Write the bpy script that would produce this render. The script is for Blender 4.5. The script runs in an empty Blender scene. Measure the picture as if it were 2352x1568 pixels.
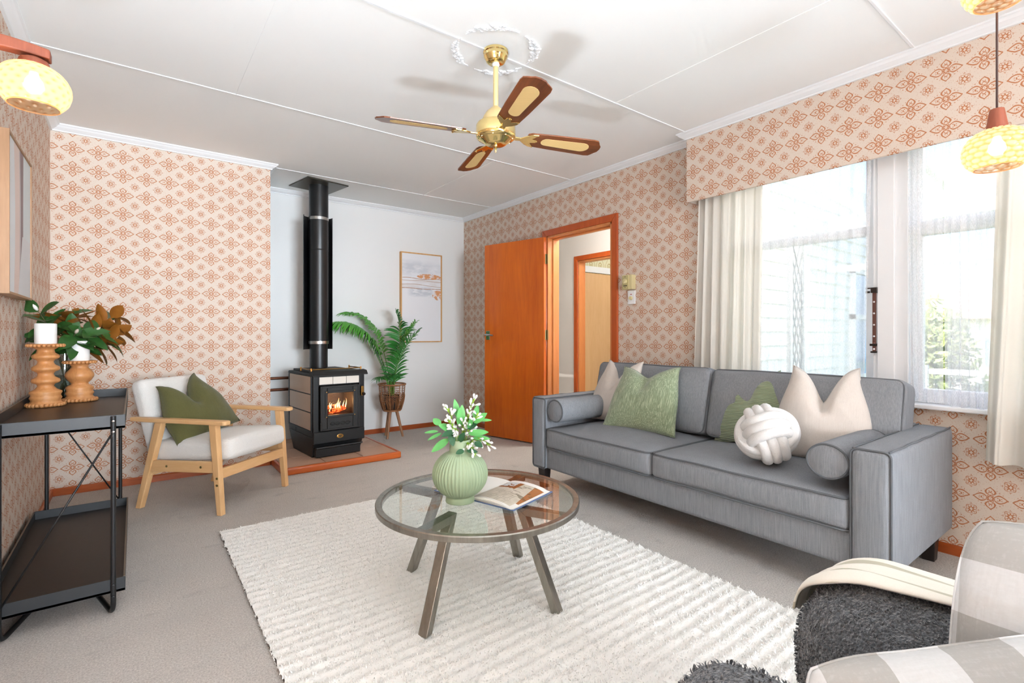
import bpy, bmesh, math, random
from mathutils import Vector, Matrix, noise
rnd = random.Random(7)
PI = math.pi
scn = bpy.context.scene
col = scn.collection

# ---------------------------------------------------------------- camera
cd = bpy.data.cameras.new('camera'); cam = bpy.data.objects.new('camera', cd); col.objects.link(cam)
cam.location = (0, 0, 1.05)
cam.rotation_euler = (PI/2, 0, -math.radians(37.084))
cd.sensor_fit = 'HORIZONTAL'; cd.sensor_width = 36.0
cd.lens = 1147.9/2352*36.0
cd.shift_y = -(784-765.4)/2352
cd.clip_start = 0.02; cd.clip_end = 2000
scn.camera = cam

# ---------------------------------------------------------------- world, sun, added fill lamps, exposure
w = bpy.data.worlds.new('sky'); scn.world = w; w.use_nodes = True
wt = w.node_tree; wt.nodes.clear()
sky = wt.nodes.new('ShaderNodeTexSky'); sky.sky_type = 'NISHITA'; sky.sun_disc = False
sky.sun_elevation = math.radians(48); sky.sun_rotation = math.radians(300); sky.air_density = .8; sky.dust_density = 3.0
bgn = wt.nodes.new('ShaderNodeBackground'); bgn.inputs[1].default_value = 0.36
won = wt.nodes.new('ShaderNodeOutputWorld')
wt.links.new(sky.outputs[0], bgn.inputs[0]); wt.links.new(bgn.outputs[0], won.inputs[0])

def lamp(name, typ, loc, energy, color=(1, 1, 1), rot=(0, 0, 0), **kw):
    l = bpy.data.lights.new(name, typ); l.energy = energy; l.color = color
    for k, v in kw.items(): setattr(l, k, v)
    o = bpy.data.objects.new(name, l); o.location = loc; o.rotation_euler = rot
    col.objects.link(o); return o
# sun stands behind the house (west), so it lights the garden but never enters by the windows in view
lamp('sun', 'SUN', (-5, 4, 12), 2.4, (1.0, .95, .87), (math.radians(40), 0, math.radians(230)), angle=math.radians(.6))
# added fill lamp at the unseen back window, tilted up to brighten the room
lamp('added_back_fill', 'AREA', (1.35, -6.93, 1.28), 555, (.80, .90, 1.0), (PI/2+.35, 0, 0), shape='RECTANGLE', size=3.2, size_y=2.0)
# added area lamp under the rafters, standing in for a bright veranda roof
lamp('added_veranda_fill', 'AREA', (4.35, .8, 2.16), 26, (1.0, .98, .95), (0, math.radians(38), 0), shape='RECTANGLE', size=1.9, size_y=3.0)
# two added floor uplights, out of frame to either side, washing the ceiling
UPL = [((-.26, .62, 0), 34), ((1.75, -.95, 0), 12)]
for (ux, uy, uz), ue in UPL:
    lamp('added_uplight', 'AREA', (ux, uy, .36), ue, (.80, .90, 1.0), (PI, 0, 0), shape='DISK', size=.33)

scn.view_settings.view_transform = 'Standard'
scn.view_settings.look = 'None'
scn.view_settings.gamma = 1.0
scn.view_settings.use_curve_mapping = False
scn.view_settings.exposure = 0.88

cy = scn.cycles
cy.use_adaptive_sampling = True; cy.adaptive_threshold = .10; cy.adaptive_min_samples = 20
cy.use_denoising = True; cy.denoising_prefilter = 'NONE'
cy.caustics_reflective = False; cy.caustics_refractive = False
cy.max_bounces = 6; cy.diffuse_bounces = 4; cy.glossy_bounces = 2; cy.transmission_bounces = 3; cy.transparent_max_bounces = 8

# ---------------------------------------------------------------- helpers
def lin(h):
    if isinstance(h, str):
        h = h.lstrip('#'); c = [int(h[i:i+2], 16)/255 for i in (0, 2, 4)]
    else: c = [v/255 for v in h]
    return tuple(((v/12.92) if v <= .04045 else ((v+.055)/1.055)**2.4) for v in c) + (1.0,)

def totloc(p):
    v = Vector((0, 0, 0))
    while p is not None: v += p.location; p = p.parent
    return v

class MB:
    def __init__(s): s.v = []; s.f = []
    def add(s, vs, fs, M=None):
        b = len(s.v)
        s.v += [tuple(M @ Vector(v)) if M is not None else tuple(v) for v in vs]
        s.f += [tuple(i+b for i in f) for f in fs]; return s
    def box(s, a, b, M=None):
        x0, y0, z0 = [min(a[i], b[i]) for i in range(3)]; x1, y1, z1 = [max(a[i], b[i]) for i in range(3)]
        return s.add([(x0,y0,z0),(x1,y0,z0),(x1,y1,z0),(x0,y1,z0),(x0,y0,z1),(x1,y0,z1),(x1,y1,z1),(x0,y1,z1)],
                     [(3,2,1,0),(4,5,6,7),(0,1,5,4),(1,2,6,5),(2,3,7,6),(3,0,4,7)], M)
    def hull8(s, bot, top):
        return s.add(list(bot)+list(top), [(3,2,1,0),(4,5,6,7),(0,1,5,4),(1,2,6,5),(2,3,7,6),(3,0,4,7)])
    def bar(s, p, q, w, h, up=(0,0,1), w2=None, h2=None):
        p = Vector(p); q = Vector(q); d = (q-p).normalized(); u = Vector(up)
        if abs(d.dot(u)) > .98: u = Vector((1,0,0))
        a = d.cross(u).normalized(); b = a.cross(d).normalized()
        w2 = w if w2 is None else w2; h2 = h if h2 is None else h2
        def ring(c, w, h): return [tuple(c+a*sx*w/2+b*sy*h/2) for sx, sy in ((-1,-1),(1,-1),(1,1),(-1,1))]
        return s.hull8(ring(p, w, h), ring(q, w2, h2))
    def tube(s, pts, r, n=8, closed=False, cap=True, flat=1.0):
        pts = [Vector(p) for p in pts]; m = len(pts)
        rr = r if isinstance(r, (list, tuple)) else [r]*m
        prev = None; rings = []
        for i, p in enumerate(pts):
            if closed: t = pts[(i+1) % m]-pts[i-1]
            else: t = pts[min(i+1, m-1)]-pts[max(i-1, 0)]
            t = t.normalized() if t.length > 1e-9 else Vector((0,0,1))
            if prev is None:
                a = Vector((0,0,1)) if abs(t.z) < .9 else Vector((1,0,0))
                a = (a-t*a.dot(t)).normalized()
            else:
                a = prev-t*prev.dot(t)
                a = a.normalized() if a.length > 1e-6 else t.orthogonal().normalized()
            prev = a; b = t.cross(a)
            rings.append([tuple(p+(a*math.cos(2*PI*k/n)*flat+b*math.sin(2*PI*k/n))*rr[i]) for k in range(n)])
        vs = [v for rg in rings for v in rg]; fs = []
        for i in range(m if closed else m-1):
            j = (i+1) % m
            for k in range(n):
                fs.append((i*n+k, i*n+(k+1) % n, j*n+(k+1) % n, j*n+k))
        if cap and not closed:
            fs.append(tuple(range(n))[::-1]); fs.append(tuple((m-1)*n+k for k in range(n)))
        return s.add(vs, fs)
    def lathe(s, prof, c=(0,0,0), n=32, M=None, fn=None, cap=True):
        vs = []; fs = []; m = len(prof)
        for i, (r, z) in enumerate(prof):
            for k in range(n):
                a = 2*PI*k/n; q = fn(r, z, a) if fn else r
                vs.append((c[0]+q*math.cos(a), c[1]+q*math.sin(a), c[2]+z))
        for i in range(m-1):
            for k in range(n):
                fs.append((i*n+k, i*n+(k+1) % n, (i+1)*n+(k+1) % n, (i+1)*n+k))
        if cap:
            if prof[0][0] > 1e-6: fs.append(tuple(range(n))[::-1])
            if prof[-1][0] > 1e-6: fs.append(tuple((m-1)*n+k for k in range(n)))
        return s.add(vs, fs, M)
    def prism(s, poly, d0, d1, ax='z', M=None):
        n = len(poly)
        def mk(p, d): return {'z': (p[0], p[1], d), 'y': (p[0], d, p[1]), 'x': (d, p[0], p[1])}[ax]
        vs = [mk(p, d0) for p in poly]+[mk(p, d1) for p in poly]
        fs = [tuple(range(n))[::-1], tuple(range(n, 2*n))]+[(i, (i+1) % n, n+(i+1) % n, n+i) for i in range(n)]
        return s.add(vs, fs, M)
    def grid(s, fn, nu, nv, closed_u=False):
        vs = []; fs = []; mu = nu if closed_u else nu+1
        for j in range(nv+1):
            for i in range(mu): vs.append(fn(i/nu, j/nv))
        for j in range(nv):
            for i in range(nu):
                i2 = (i+1) % mu if closed_u else i+1
                fs.append((j*mu+i, j*mu+i2, (j+1)*mu+i2, (j+1)*mu+i))
        return s.add(vs, fs)
    def rbox(s, c, half, r, n=8, crown=(0,0,0), M=None, fn=None, power=2.0):
        """rounded box; crown bulges the faces; fn(p)->p post deform in local coords"""
        c = Vector(c); hx = Vector(half); r = min(r, min(half)*.999)
        idx = {}; vs = []; fs = []
        def key(p): return (round(p[0], 5), round(p[1], 5), round(p[2], 5))
        def vert(p):
            k = key(p)
            if k in idx: return idx[k]
            q = Vector((p[0]*hx.x, p[1]*hx.y, p[2]*hx.z))
            inn = Vector([max(-(hx[i]-r), min(hx[i]-r, q[i])) for i in range(3)])
            d = q-inn
            o = inn+(d.normalized()*r if d.length > 1e-9 else d)
            if d.length < 1e-9: o = q
            bx = (1-abs(p[1])**power)*(1-abs(p[2])**power); by = (1-abs(p[0])**power)*(1-abs(p[2])**power); bz = (1-abs(p[0])**power)*(1-abs(p[1])**power)
            o = o+Vector((p[0]*crown[0]*bx, p[1]*crown[1]*by, p[2]*crown[2]*bz))
            if fn: o = Vector(fn(o, p))
            vs.append(tuple(c+o)); idx[k] = len(vs)-1; return idx[k]
        # denser spacing near edges
        def ts(h):
            e = min(.45, r/h)
            a = [-1+e*(1-math.cos(PI/2*k/3)) for k in range(4)]
            inner = [(-1+e)+(2-2*e)*k/n for k in range(1, n)]
            return a+inner+[-x for x in a[::-1]]
        T = [ts(hx[i]) for i in range(3)]
        for ax in range(3):
            u, v = (ax+1) % 3, (ax+2) % 3
            for sg in (-1, 1):
                for i in range(len(T[u])-1):
                    for j in range(len(T[v])-1):
                        def P(a, b):
                            p = [0, 0, 0]; p[ax] = sg; p[u] = T[u][a]; p[v] = T[v][b]; return p
                        q = [vert(P(i, j)), vert(P(i+1, j)), vert(P(i+1, j+1)), vert(P(i, j+1))]
                        fs.append(tuple(q if sg > 0 else q[::-1]))
        return s.add(vs, fs, M)
    def build(s, name, mat, parent=None, world=True, smooth=False, bevel=0, sub=0, loc=None, rot=None, seg=2):
        off = totloc(parent) if (parent is not None and world) else Vector((0, 0, 0))
        me = bpy.data.meshes.new(name)
        me.from_pydata([(v[0]-off.x, v[1]-off.y, v[2]-off.z) for v in s.v], [], s.f); me.update()
        if smooth:
            me.polygons.foreach_set('use_smooth', [True]*len(me.polygons))
            if smooth == 'auto':
                me.set_sharp_from_angle(angle=math.radians(38))
        o = bpy.data.objects.new(name, me); col.objects.link(o)
        if mat is not None: me.materials.append(mat)
        if parent is not None: o.parent = parent
        if loc: o.location = loc
        if rot: o.rotation_euler = rot
        if bevel:
            m = o.modifiers.new('bevel', 'BEVEL'); m.width = bevel; m.segments = seg; m.limit_method = 'ANGLE'; m.angle_limit = math.radians(40)
        if sub:
            m = o.modifiers.new('sub', 'SUBSURF'); m.levels = sub; m.render_levels = sub
        return o

def tag(o, label=None, cat=None, group=None, kind=None):
    if label: o['label'] = label
    if cat: o['category'] = cat
    if group: o['group'] = group
    if kind: o['kind'] = kind
    return o
def empty(name, loc=(0,0,0), rz=0, label=None, cat=None, group=None, kind=None, rot=None):
    o = bpy.data.objects.new(name, None); o.empty_display_size = .05; o.location = loc
    o.rotation_euler = rot if rot else (0, 0, rz); col.objects.link(o)
    return tag(o, label, cat, group, kind)
def child(o, name, parent, loc=None, rot=None):
    c = bpy.data.objects.new(name, o.data); col.objects.link(c); c.parent = parent
    if loc: c.location = loc
    if rot: c.rotation_euler = rot
    for m in o.modifiers:
        k = c.modifiers.new(m.name, m.type)
        if m.type == 'BEVEL': k.width = m.width; k.segments = m.segments; k.limit_method = m.limit_method; k.angle_limit = m.angle_limit
    return c
def struct(o, label, cat): return tag(o, label, cat, kind='structure')
def bez(p0, p1, p2, n=10):
    p0, p1, p2 = Vector(p0), Vector(p1), Vector(p2)
    return [p0*(1-t)**2+p1*2*t*(1-t)+p2*t*t for t in [i/n for i in range(n+1)]]
def bez3(p0, p1, p2, p3, n=12):
    p0, p1, p2, p3 = map(Vector, (p0, p1, p2, p3))
    return [p0*(1-t)**3+p1*3*t*(1-t)**2+p2*3*t*t*(1-t)+p3*t**3 for t in [i/n for i in range(n+1)]]
def nz(x, y, z=0.0): return noise.noise(Vector((x, y, z)))
def sstep(a, b, x):
    t = max(0, min(1, (x-a)/(b-a))); return t*t*(3-2*t)

# ---------------------------------------------------------------- node expression compiler
class X:
    def __init__(s, nt, k): s.nt = nt; s.k = k
    def _m(s, op, *o):
        n = s.nt.nodes.new('ShaderNodeMath'); n.operation = op
        for i, v in enumerate((s,)+o):
            if isinstance(v, X): s.nt.links.new(v.k, n.inputs[i])
            else: n.inputs[i].default_value = v
        return X(s.nt, n.outputs[0])
    def __add__(s, o): return s._m('ADD', o)
    __radd__ = __add__
    def __sub__(s, o): return s._m('SUBTRACT', o)
    def __rsub__(s, o): return (s*-1.0)+o
    def __mul__(s, o): return s._m('MULTIPLY', o)
    __rmul__ = __mul__
    def __truediv__(s, o): return s._m('DIVIDE', o)
    def abs(s): return s._m('ABSOLUTE')
    def min(s, o): return s._m('MINIMUM', o)
    def max(s, o): return s._m('MAXIMUM', o)
    def sin(s): return s._m('SINE')
    def cos(s): return s._m('COSINE')
    def pow(s, o): return s._m('POWER', o)
    def sqrt(s): return s._m('SQRT')
    def atan2(s, o): return s._m('ARCTAN2', o)
    def wrap(s): return s._m('FRACT')
    def floor(s): return s._m('FLOOR')
    def lt(s, o): return s._m('LESS_THAN', o)
    def gt(s, o): return s._m('GREATER_THAN', o)
    def clamp(s): return s.max(0.0).min(1.0)
    def step(s, a, b): return ((s-a)/(b-a)).clamp()      # linear ramp a->b

def schlick(m, f0=.04):
    g = m.n('ShaderNodeNewGeometry'); d = m.n('ShaderNodeVectorMath'); d.operation = 'DOT_PRODUCT'
    m.L(g.outputs['Incoming'], d.inputs[0]); m.L(g.outputs['Normal'], d.inputs[1])
    c = X(m.nt, d.outputs['Value']).abs().min(1.0)
    return (1.0-c).pow(5.0)*(1.0-f0)+f0

class M:
    """material builder"""
    def __init__(s, name):
        s.m = bpy.data.materials.new(name); s.m.use_nodes = True; s.nt = s.m.node_tree
        s.b = s.nt.nodes['Principled BSDF']; s.out = s.nt.nodes['Material Output']; s._co = {}
    def n(s, t): return s.nt.nodes.new(t)
    def L(s, a, b): s.nt.links.new(a, b)
    def set(s, **k):
        for a, v in k.items():
            i = s.b.inputs[a.replace('_', ' ')]
            if isinstance(v, X): s.L(v.k, i)
            elif hasattr(v, 'is_linked') or isinstance(v, bpy.types.NodeSocket): s.L(v, i)
            else: i.default_value = v
        return s
    def coord(s, kind='Object'):
        if kind not in s._co:
            t = s.n('ShaderNodeTexCoord'); s._co[kind] = t.outputs[kind]
        return s._co[kind]
    def xyz(s, kind='Object'):
        sp = s.n('ShaderNodeSeparateXYZ'); s.L(s.coord(kind), sp.inputs[0])
        return [X(s.nt, sp.outputs[i]) for i in range(3)]
    def mapped(s, scale=(1,1,1), rot=(0,0,0), loc=(0,0,0), kind='Object'):
        mp = s.n('ShaderNodeMapping'); s.L(s.coord(kind), mp.inputs[0])
        mp.inputs['Scale'].default_value = scale; mp.inputs['Rotation'].default_value = rot; mp.inputs['Location'].default_value = loc
        return mp.outputs[0]
    def noise(s, scale=5, detail=3, rough=.5, vec=None, dist=0, out='Fac'):
        t = s.n('ShaderNodeTexNoise'); s.L(vec if vec is not None else s.coord(), t.inputs['Vector'])
        t.inputs['Scale'].default_value = scale; t.inputs['Detail'].default_value = detail
        t.inputs['Roughness'].default_value = rough; t.inputs['Distortion'].default_value = dist
        return X(s.nt, t.outputs[out])
    def voro(s, scale=5, vec=None, feature='F1'):
        t = s.n('ShaderNodeTexVoronoi'); t.feature = feature; s.L(vec if vec is not None else s.coord(), t.inputs['Vector'])
        t.inputs['Scale'].default_value = scale; return X(s.nt, t.outputs['Distance'])
    def wave(s, scale, vec=None, dist=0, detail=2, dscale=1, axis='X', kind='BANDS'):
        t = s.n('ShaderNodeTexWave'); t.wave_type = kind
        if kind == 'BANDS': t.bands_direction = axis
        s.L(vec if vec is not None else s.coord(), t.inputs['Vector'])
        t.inputs['Scale'].default_value = scale; t.inputs['Distortion'].default_value = dist
        t.inputs['Detail'].default_value = detail; t.inputs['Detail Scale'].default_value = dscale
        return X(s.nt, t.outputs['Fac'])
    def mix(s, fac, a, b):
        n = s.n('ShaderNodeMix'); n.data_type = 'RGBA'
        for i, v in ((0, fac), (6, a), (7, b)):
            if isinstance(v, X): s.L(v.k, n.inputs[i])
            elif isinstance(v, bpy.types.NodeSocket): s.L(v, n.inputs[i])
            else: n.inputs[i].default_value = lin(v) if (i and (isinstance(v, str))) else v
        return n.outputs[2]
    def ramp(s, fac, stops):
        n = s.n('ShaderNodeValToRGB'); s.L(fac.k, n.inputs[0]); e = n.color_ramp.elements
        while len(e) < len(stops): e.new(.5)
        for i, (p, c) in enumerate(stops): e[i].position = p; e[i].color = lin(c)
        return n.outputs[0]
    def bump(s, h, strength=.3, dist=.01):
        n = s.n('ShaderNodeBump'); n.inputs['Strength'].default_value = strength; n.inputs['Distance'].default_value = dist
        s.L(h.k, n.inputs['Height']); s.L(n.outputs[0], s.b.inputs['Normal']); return s
    def shader(s, sock): s.L(sock, s.out.inputs['Surface']); return s

def plain(name, c, rough=.6, metal=0, bump=0, bscale=60, bdist=.002, var=0, spec=.5):
    m = M(name)
    if var:
        c2 = lin(c); d = tuple(v*(1-var) for v in c2[:3])+(1,)
        m.set(Base_Color=m.mix(m.noise(7, 4, .6), c2, d))
    else: m.set(Base_Color=lin(c))
    m.set(Roughness=rough, Metallic=metal)
    m.b.inputs['Specular IOR Level'].default_value = spec
    if bump: m.bump(m.noise(bscale, 3, .6), bump, bdist)
    return m.m
def wood(name, c1, c2, axis='z', scale=1.0, rough=.4, dark=None, coat=0, contrast=1.0):
    m = M(name)
    sc = {'x': (.10, 1, 1), 'y': (1, .10, 1), 'z': (1, 1, .10)}[axis]
    v = m.mapped(tuple(q*scale for q in sc))
    g = m.noise(28, 5, .62, v, 1.2); h = m.noise(6, 3, .5, v, .6); fine = m.noise(150, 2, .5, v)
    f = ((g-.5)*.9*contrast+(h-.5)*.9*contrast+.5+(fine-.5)*.25).clamp()
    m.set(Base_Color=m.ramp(f, [(.2, c1), (.8, c2)]), Roughness=rough)
    if coat: m.set(Coat_Weight=coat, Coat_Roughness=.12)
    m.bump(fine, .08, .002)
    return m.m
def fabric(name, c1, c2, scale=900, bump=.25, rough=.9, sheen=.2, mottled=.25):
    m = M(name)
    n1 = m.noise(scale, 2, .6); n2 = m.noise(14, 3, .6); 
    vx = m.noise(240, 1, .5, m.mapped((1, 1, .04))); 
    f = (n1*(1-mottled)+vx*mottled)
    m.set(Base_Color=m.mix(((f-.5)*2.2+.5+(n2-.5)*.25).clamp(), lin(c1), lin(c2)), Roughness=rough)
    m.set(Sheen_Weight=sheen, Sheen_Roughness=.6)
    m.b.inputs['Specular IOR Level'].default_value = .15
    m.bump(n1+m.noise(6, 2, .5)*.4, bump, .003)
    return m.m
# ---------------------------------------------------------------- room dimensions
XR, YW, YS, XL, XE, HC = 3.105, 5.052, 4.357, -.432, .869, 2.40
XPEL, YPEL, ZPEL, ZCOR = 2.984, 1.987, 1.935, 2.357
YB = -7.0

# ---------------------------------------------------------------- shared materials
def wallpaper(name, axis, h0):
    m = M(name); x, y, z = m.xyz()
    P = .1307
    wob = m.noise(45, 1, .5); wob2 = wob
    h = (x if axis == 'x' else y)-h0+(wob-.5)*.006
    zz = z-.5618+(wob2-.5)*.006
    ax = ((h/P+.5).wrap()-.5).abs(); az = ((zz/P+.5).wrap()-.5).abs()
    # four petals of the large motif
    def petal(a, b, t0, ln, wd, pw, th):
        t = ((a-t0)/ln)
        tc = t.max(.001).min(.999)
        wdt = (tc.pow(pw)*PI).sin()*wd
        ins = t.gt(.0)*t.lt(1.0)
        line = ((b-wdt).abs()).lt(th)*ins
        # small seeds inside the petal
        d1 = (((a-t0-ln*.42)/.020).pow(2.0)+((b)/.040).pow(2.0)).lt(1.0)
        d2 = (((a-t0-ln*.30)/.022).pow(2.0)+((b-.045)/.014).pow(2.0)).lt(1.0)
        d3 = (((a-t0-ln*.56)/.020).pow(2.0)+((b-.030)/.012).pow(2.0)).lt(1.0)
        tip = (((a-t0-ln*1.0)/.020).pow(2.0)+((b)/.026).pow(2.0)).lt(1.0)
        return line.max(d1).max(d2).max(d3).max(tip)
    big = petal(ax, az, .075, .365, .125, .80, .022).max(petal(az, ax, .085, .285, .122, .92, .024))
    th = az.atan2(ax); r = (ax*ax+az*az).sqrt()
    blob = r.lt(((th*8.0).cos()*.026)+.096)
    dia = (ax/.052+az/.072).lt(1.0)
    big = big.max(blob)*(1.0-dia)
    dots = (((ax-.0).abs()/.012).pow(2.0)+((az-.022)/.010).pow(2.0)).lt(1.0)
    big = big.max(dots)
    # rosette between the large motifs
    bx = .5-ax; bz = .5-az; r2 = (bx*bx+bz*bz).sqrt(); t2 = bz.atan2(bx)
    blob2 = r2.lt(((t2*8.0).cos()*.024)+.092)
    dia2 = (bx/.045+bz/.062).lt(1.0)
    ros = blob2*(1.0-dia2)
    ring = (r2-((t2*4.0).cos()*-.026+.155)).abs().lt(.0095)
    curl = ((((bx-.105).pow(2.0)+(bz-.105).pow(2.0)).sqrt()-.028).abs()).lt(.008)
    tick = (((bx-.205)/.030).pow(2.0)+(bz/.009).pow(2.0)).lt(1.0).max(((bx/.009).pow(2.0)+((bz-.205)/.030).pow(2.0)).lt(1.0))
    tick = tick.max((((bx-.185)/.010).pow(2.0)+((bz-.022)/.016).pow(2.0)).lt(1.0)).max((((bx-.022)/.016).pow(2.0)+((bz-.185)/.010).pow(2.0)).lt(1.0))
    leaf = (((ax-.235)/.022).pow(2.0)+((az-.215)/.016).pow(2.0)).lt(1.0).max((((ax-.315)/.012).pow(2.0)+((az-.165)/.018).pow(2.0)).lt(1.0)).max((((ax-.16)/.012).pow(2.0)+((az-.29)/.016).pow(2.0)).lt(1.0))
    thin = ring.max(curl)*.85
    speck = (m.voro(150)).lt(.2)*.5
    k = big.max(ros).max(tick*.9).max(leaf*.85).max(thin).max(speck)
    base = m.mix(m.noise(3, 3, .6), lin((224, 210, 196)), lin((217, 201, 186)))
    m.set(Base_Color=m.mix(k, base, lin((190, 126, 88))), Roughness=.72)
    m.b.inputs['Specular IOR Level'].default_value = .25
    return m.m
MAT = {}
MAT['paper_x'] = wallpaper('wallpaper_stub', 'x', -.323)
MAT['paper_y'] = wallpaper('wallpaper_window', 'y', .501)
m = M('ceiling_white'); m.set(Base_Color=lin((247, 248, 247)), Roughness=.85)
MAT['ceil'] = m.m
m = M('alcove_white'); m.set(Base_Color=lin((236, 237, 236)), Roughness=.8); m.bump(m.noise(350, 2, .5), .12, .001); MAT['wallwhite'] = m.m
MAT['gloss_white'] = plain('gloss_white_paint', (238, 240, 242), .35)
MAT['hallwhite'] = plain('hall_wall_paint', (226, 222, 218), .7)
MAT['skirting'] = wood('varnished_skirting', (150, 66, 22), (186, 92, 38), 'x', 1.2, .35, coat=.3)
MAT['skirting_y'] = wood('varnished_skirting_y', (150, 66, 22), (186, 92, 38), 'y', 1.2, .35, coat=.3)
MAT['doorwood'] = wood('rimu_veneer', (198, 86, 10), (234, 122, 26), 'z', .55, .38, coat=.35, contrast=.75)
MAT['archwood'] = wood('rimu_architrave', (170, 68, 12), (204, 94, 26), 'z', 1, .35, coat=.4, contrast=.7)
MAT['jambwood'] = wood('pale_rimu_jamb', (202, 118, 58), (226, 150, 88), 'z', 1, .35, coat=.4, contrast=.7)
MAT['palewood'] = wood('pale_door_veneer', (214, 168, 116), (232, 192, 144), 'z', .6, .4, coat=.2, contrast=.6)
MAT['chrome'] = plain('chrome', (205, 205, 205), .15, 1)
MAT['hinge'] = plain('dull_brass_hinge', (150, 138, 96), .4, .8)
MAT['brass'] = plain('polished_brass', (246, 220, 152), .14, 1)
MAT['black'] = plain('matte_black_steel', (22, 22, 23), .45, 0, .1, 300, .0005)
m = M('window_glass')
gl = m.n('ShaderNodeBsdfGlossy'); gl.inputs['Roughness'].default_value = .02; tr = m.n('ShaderNodeBsdfTransparent')
mx = m.n('ShaderNodeMixShader')
m.L(schlick(m).k, mx.inputs[0]); m.L(tr.outputs[0], mx.inputs[1]); m.L(gl.outputs[0], mx.inputs[2]); m.shader(mx.outputs[0]); MAT['glass'] = m.m

# ---------------------------------------------------------------- floor (carpet)
m = M('carpet_grey_beige')
n1 = m.noise(170, 3, .75); n2 = m.noise(2.2, 4, .55, m.mapped((.7, 1.6, 1))); n3 = m.noise(900, 2, .6)
mk = m.noise(8.0, 4, .65, m.mapped((.9, 1.5, 1), loc=(2, 3, 0)), .3).step(.58, .74)
f = ((n1-.5)*2.6+(n3-.5)*1.2+.5).clamp()
c = m.mix(f, lin((180, 173, 167)), lin((234, 228, 221)))
c = m.mix((n2.step(.4, .75)*.25), c, lin((180, 178, 176)))
c = m.mix(mk*.28, c, lin((140, 139, 138)))
m.set(Base_Color=c, Roughness=1.0); m.b.inputs['Specular IOR Level'].default_value = .05
m.bump(n1, .7, .008); MAT['carpet'] = m.m
mb = MB(); mb.box((XL-.14, YB-.14, -.12), (XR+.13, YW+.12, 0)); mb.box((XR+.13, 2.12, -.12), (8.2, 6.6, 0))
struct(mb.build('floor', MAT['carpet']), 'grey beige cut pile carpet running under all the furniture', 'floor')

# ---------------------------------------------------------------- ceiling and its cover strips
mb = MB(); mb.box((XL-.14, YB-.14, HC), (XR+.13, YW+.12, HC+.1)); mb.box((XR+.13, 2.12, HC), (8.2, 6.6, HC+.1))
struct(mb.build('ceiling', MAT['ceil']), 'white panelled ceiling of the room with the brass fan', 'ceiling')
k = 0
for (a, b, wd) in [((XL, .74), (XR, .74), .012), ((XL, 1.975), (XR, 1.975), .014), ((XL, 3.194), (XR, 3.194), .012), ((XE, 4.41), (XR, 4.41), .012)]:
    k += 1; mb = MB(); mb.box((a[0], a[1]-wd/2, HC-.004), (b[0], a[1]+wd/2, HC+.002))
    struct(mb.build('trim_%d' % k, MAT['gloss_white'], bevel=.0015), ['thin white ceiling batten nearest the camera', 'thin white ceiling batten running past the fan canopy', 'thin white ceiling batten between the fan and the flue', 'thin white ceiling batten in front of the flue plate'][k-1], 'batten')
for (xx, y0, y1) in [(.46, 1.98, 3.19), (2.25, .745, 1.97), (2.25, 3.2, 4.405)]:
    k += 1; mb = MB(); mb.box((xx-.003, y0, HC-.0025), (xx+.003, y1, HC+.002))
    struct(mb.build('trim_%d' % k, MAT['ceil']), ['faint ceiling seam left of the fan', 'faint ceiling seam beside the window pelmet', 'faint ceiling seam behind the fan'][k-5], 'batten')

# ---------------------------------------------------------------- walls
mb = MB(); mb.box((XL-.12, YB, 0), (XL, YS+.8, HC))
struct(mb.build('wall_left', MAT['paper_y']), 'wallpapered left wall behind the black console table', 'wall')
mb = MB(); mb.box((XL, YS, 0), (XE, YS+.06, HC))
struct(mb.build('wall_stub', MAT['paper_x']), 'patterned wallpaper wall behind the wooden armchair', 'wall')
mb = MB(); mb.box((XE-.06, YS+.06, 0), (XE, YW, HC)); struct(mb.build('wall_alcove_return', MAT['wallwhite']), 'white return wall at the left of the stove alcove', 'wall')
mb = MB(); mb.box((XE-.06, YW, 0), (XR, YW+.12, HC))
struct(mb.build('wall_alcove', MAT['wallwhite']), 'plain white alcove wall behind the wood burner', 'wall')
DY0, DY1, DZ = 2.748, 3.552, 1.958        # doorway
WY0, WY1, WZ0, WZ1 = .16, 1.80, .70, 2.12  # window opening
NY0, NY1 = -3.9, -1.9                     # near part of the window wall
mb = MB()
for (y0, y1, z0, z1) in [(YB, NY0, 0, HC), (NY0, NY1, 0, .55), (NY0, NY1, 2.1, HC), (NY1, WY0, 0, HC), (WY0, WY1, 0, WZ0), (WY0, WY1, WZ1, HC), (WY1, DY0, 0, HC), (DY0, DY1, DZ, HC), (DY1, YW+.12, 0, HC)]:
    mb.box((XR, y0, z0), (XR+.05, y1, z1))
struct(mb.build('wall_right', MAT['paper_y']), 'wallpapered wall holding the window and the open door', 'wall')
mb = MB()
for (y0, y1, z0, z1) in [(YB, NY0, -.4, HC), (NY0, NY1, -.4, .55), (NY0, NY1, 2.1, HC), (NY1, WY0, -.4, HC), (WY0, WY1, -.4, WZ0), (WY0, WY1, WZ1, HC), (WY1, DY0, 0, HC), (DY0, DY1, DZ, HC), (DY1, YW+.12, 0, HC)]:
    mb.box((XR+.05, y0, z0), (XR+.12, y1, z1))
struct(mb.build('wall_outer', MAT['hallwhite']), 'painted outer face of the window wall, hall side', 'wall')
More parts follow.
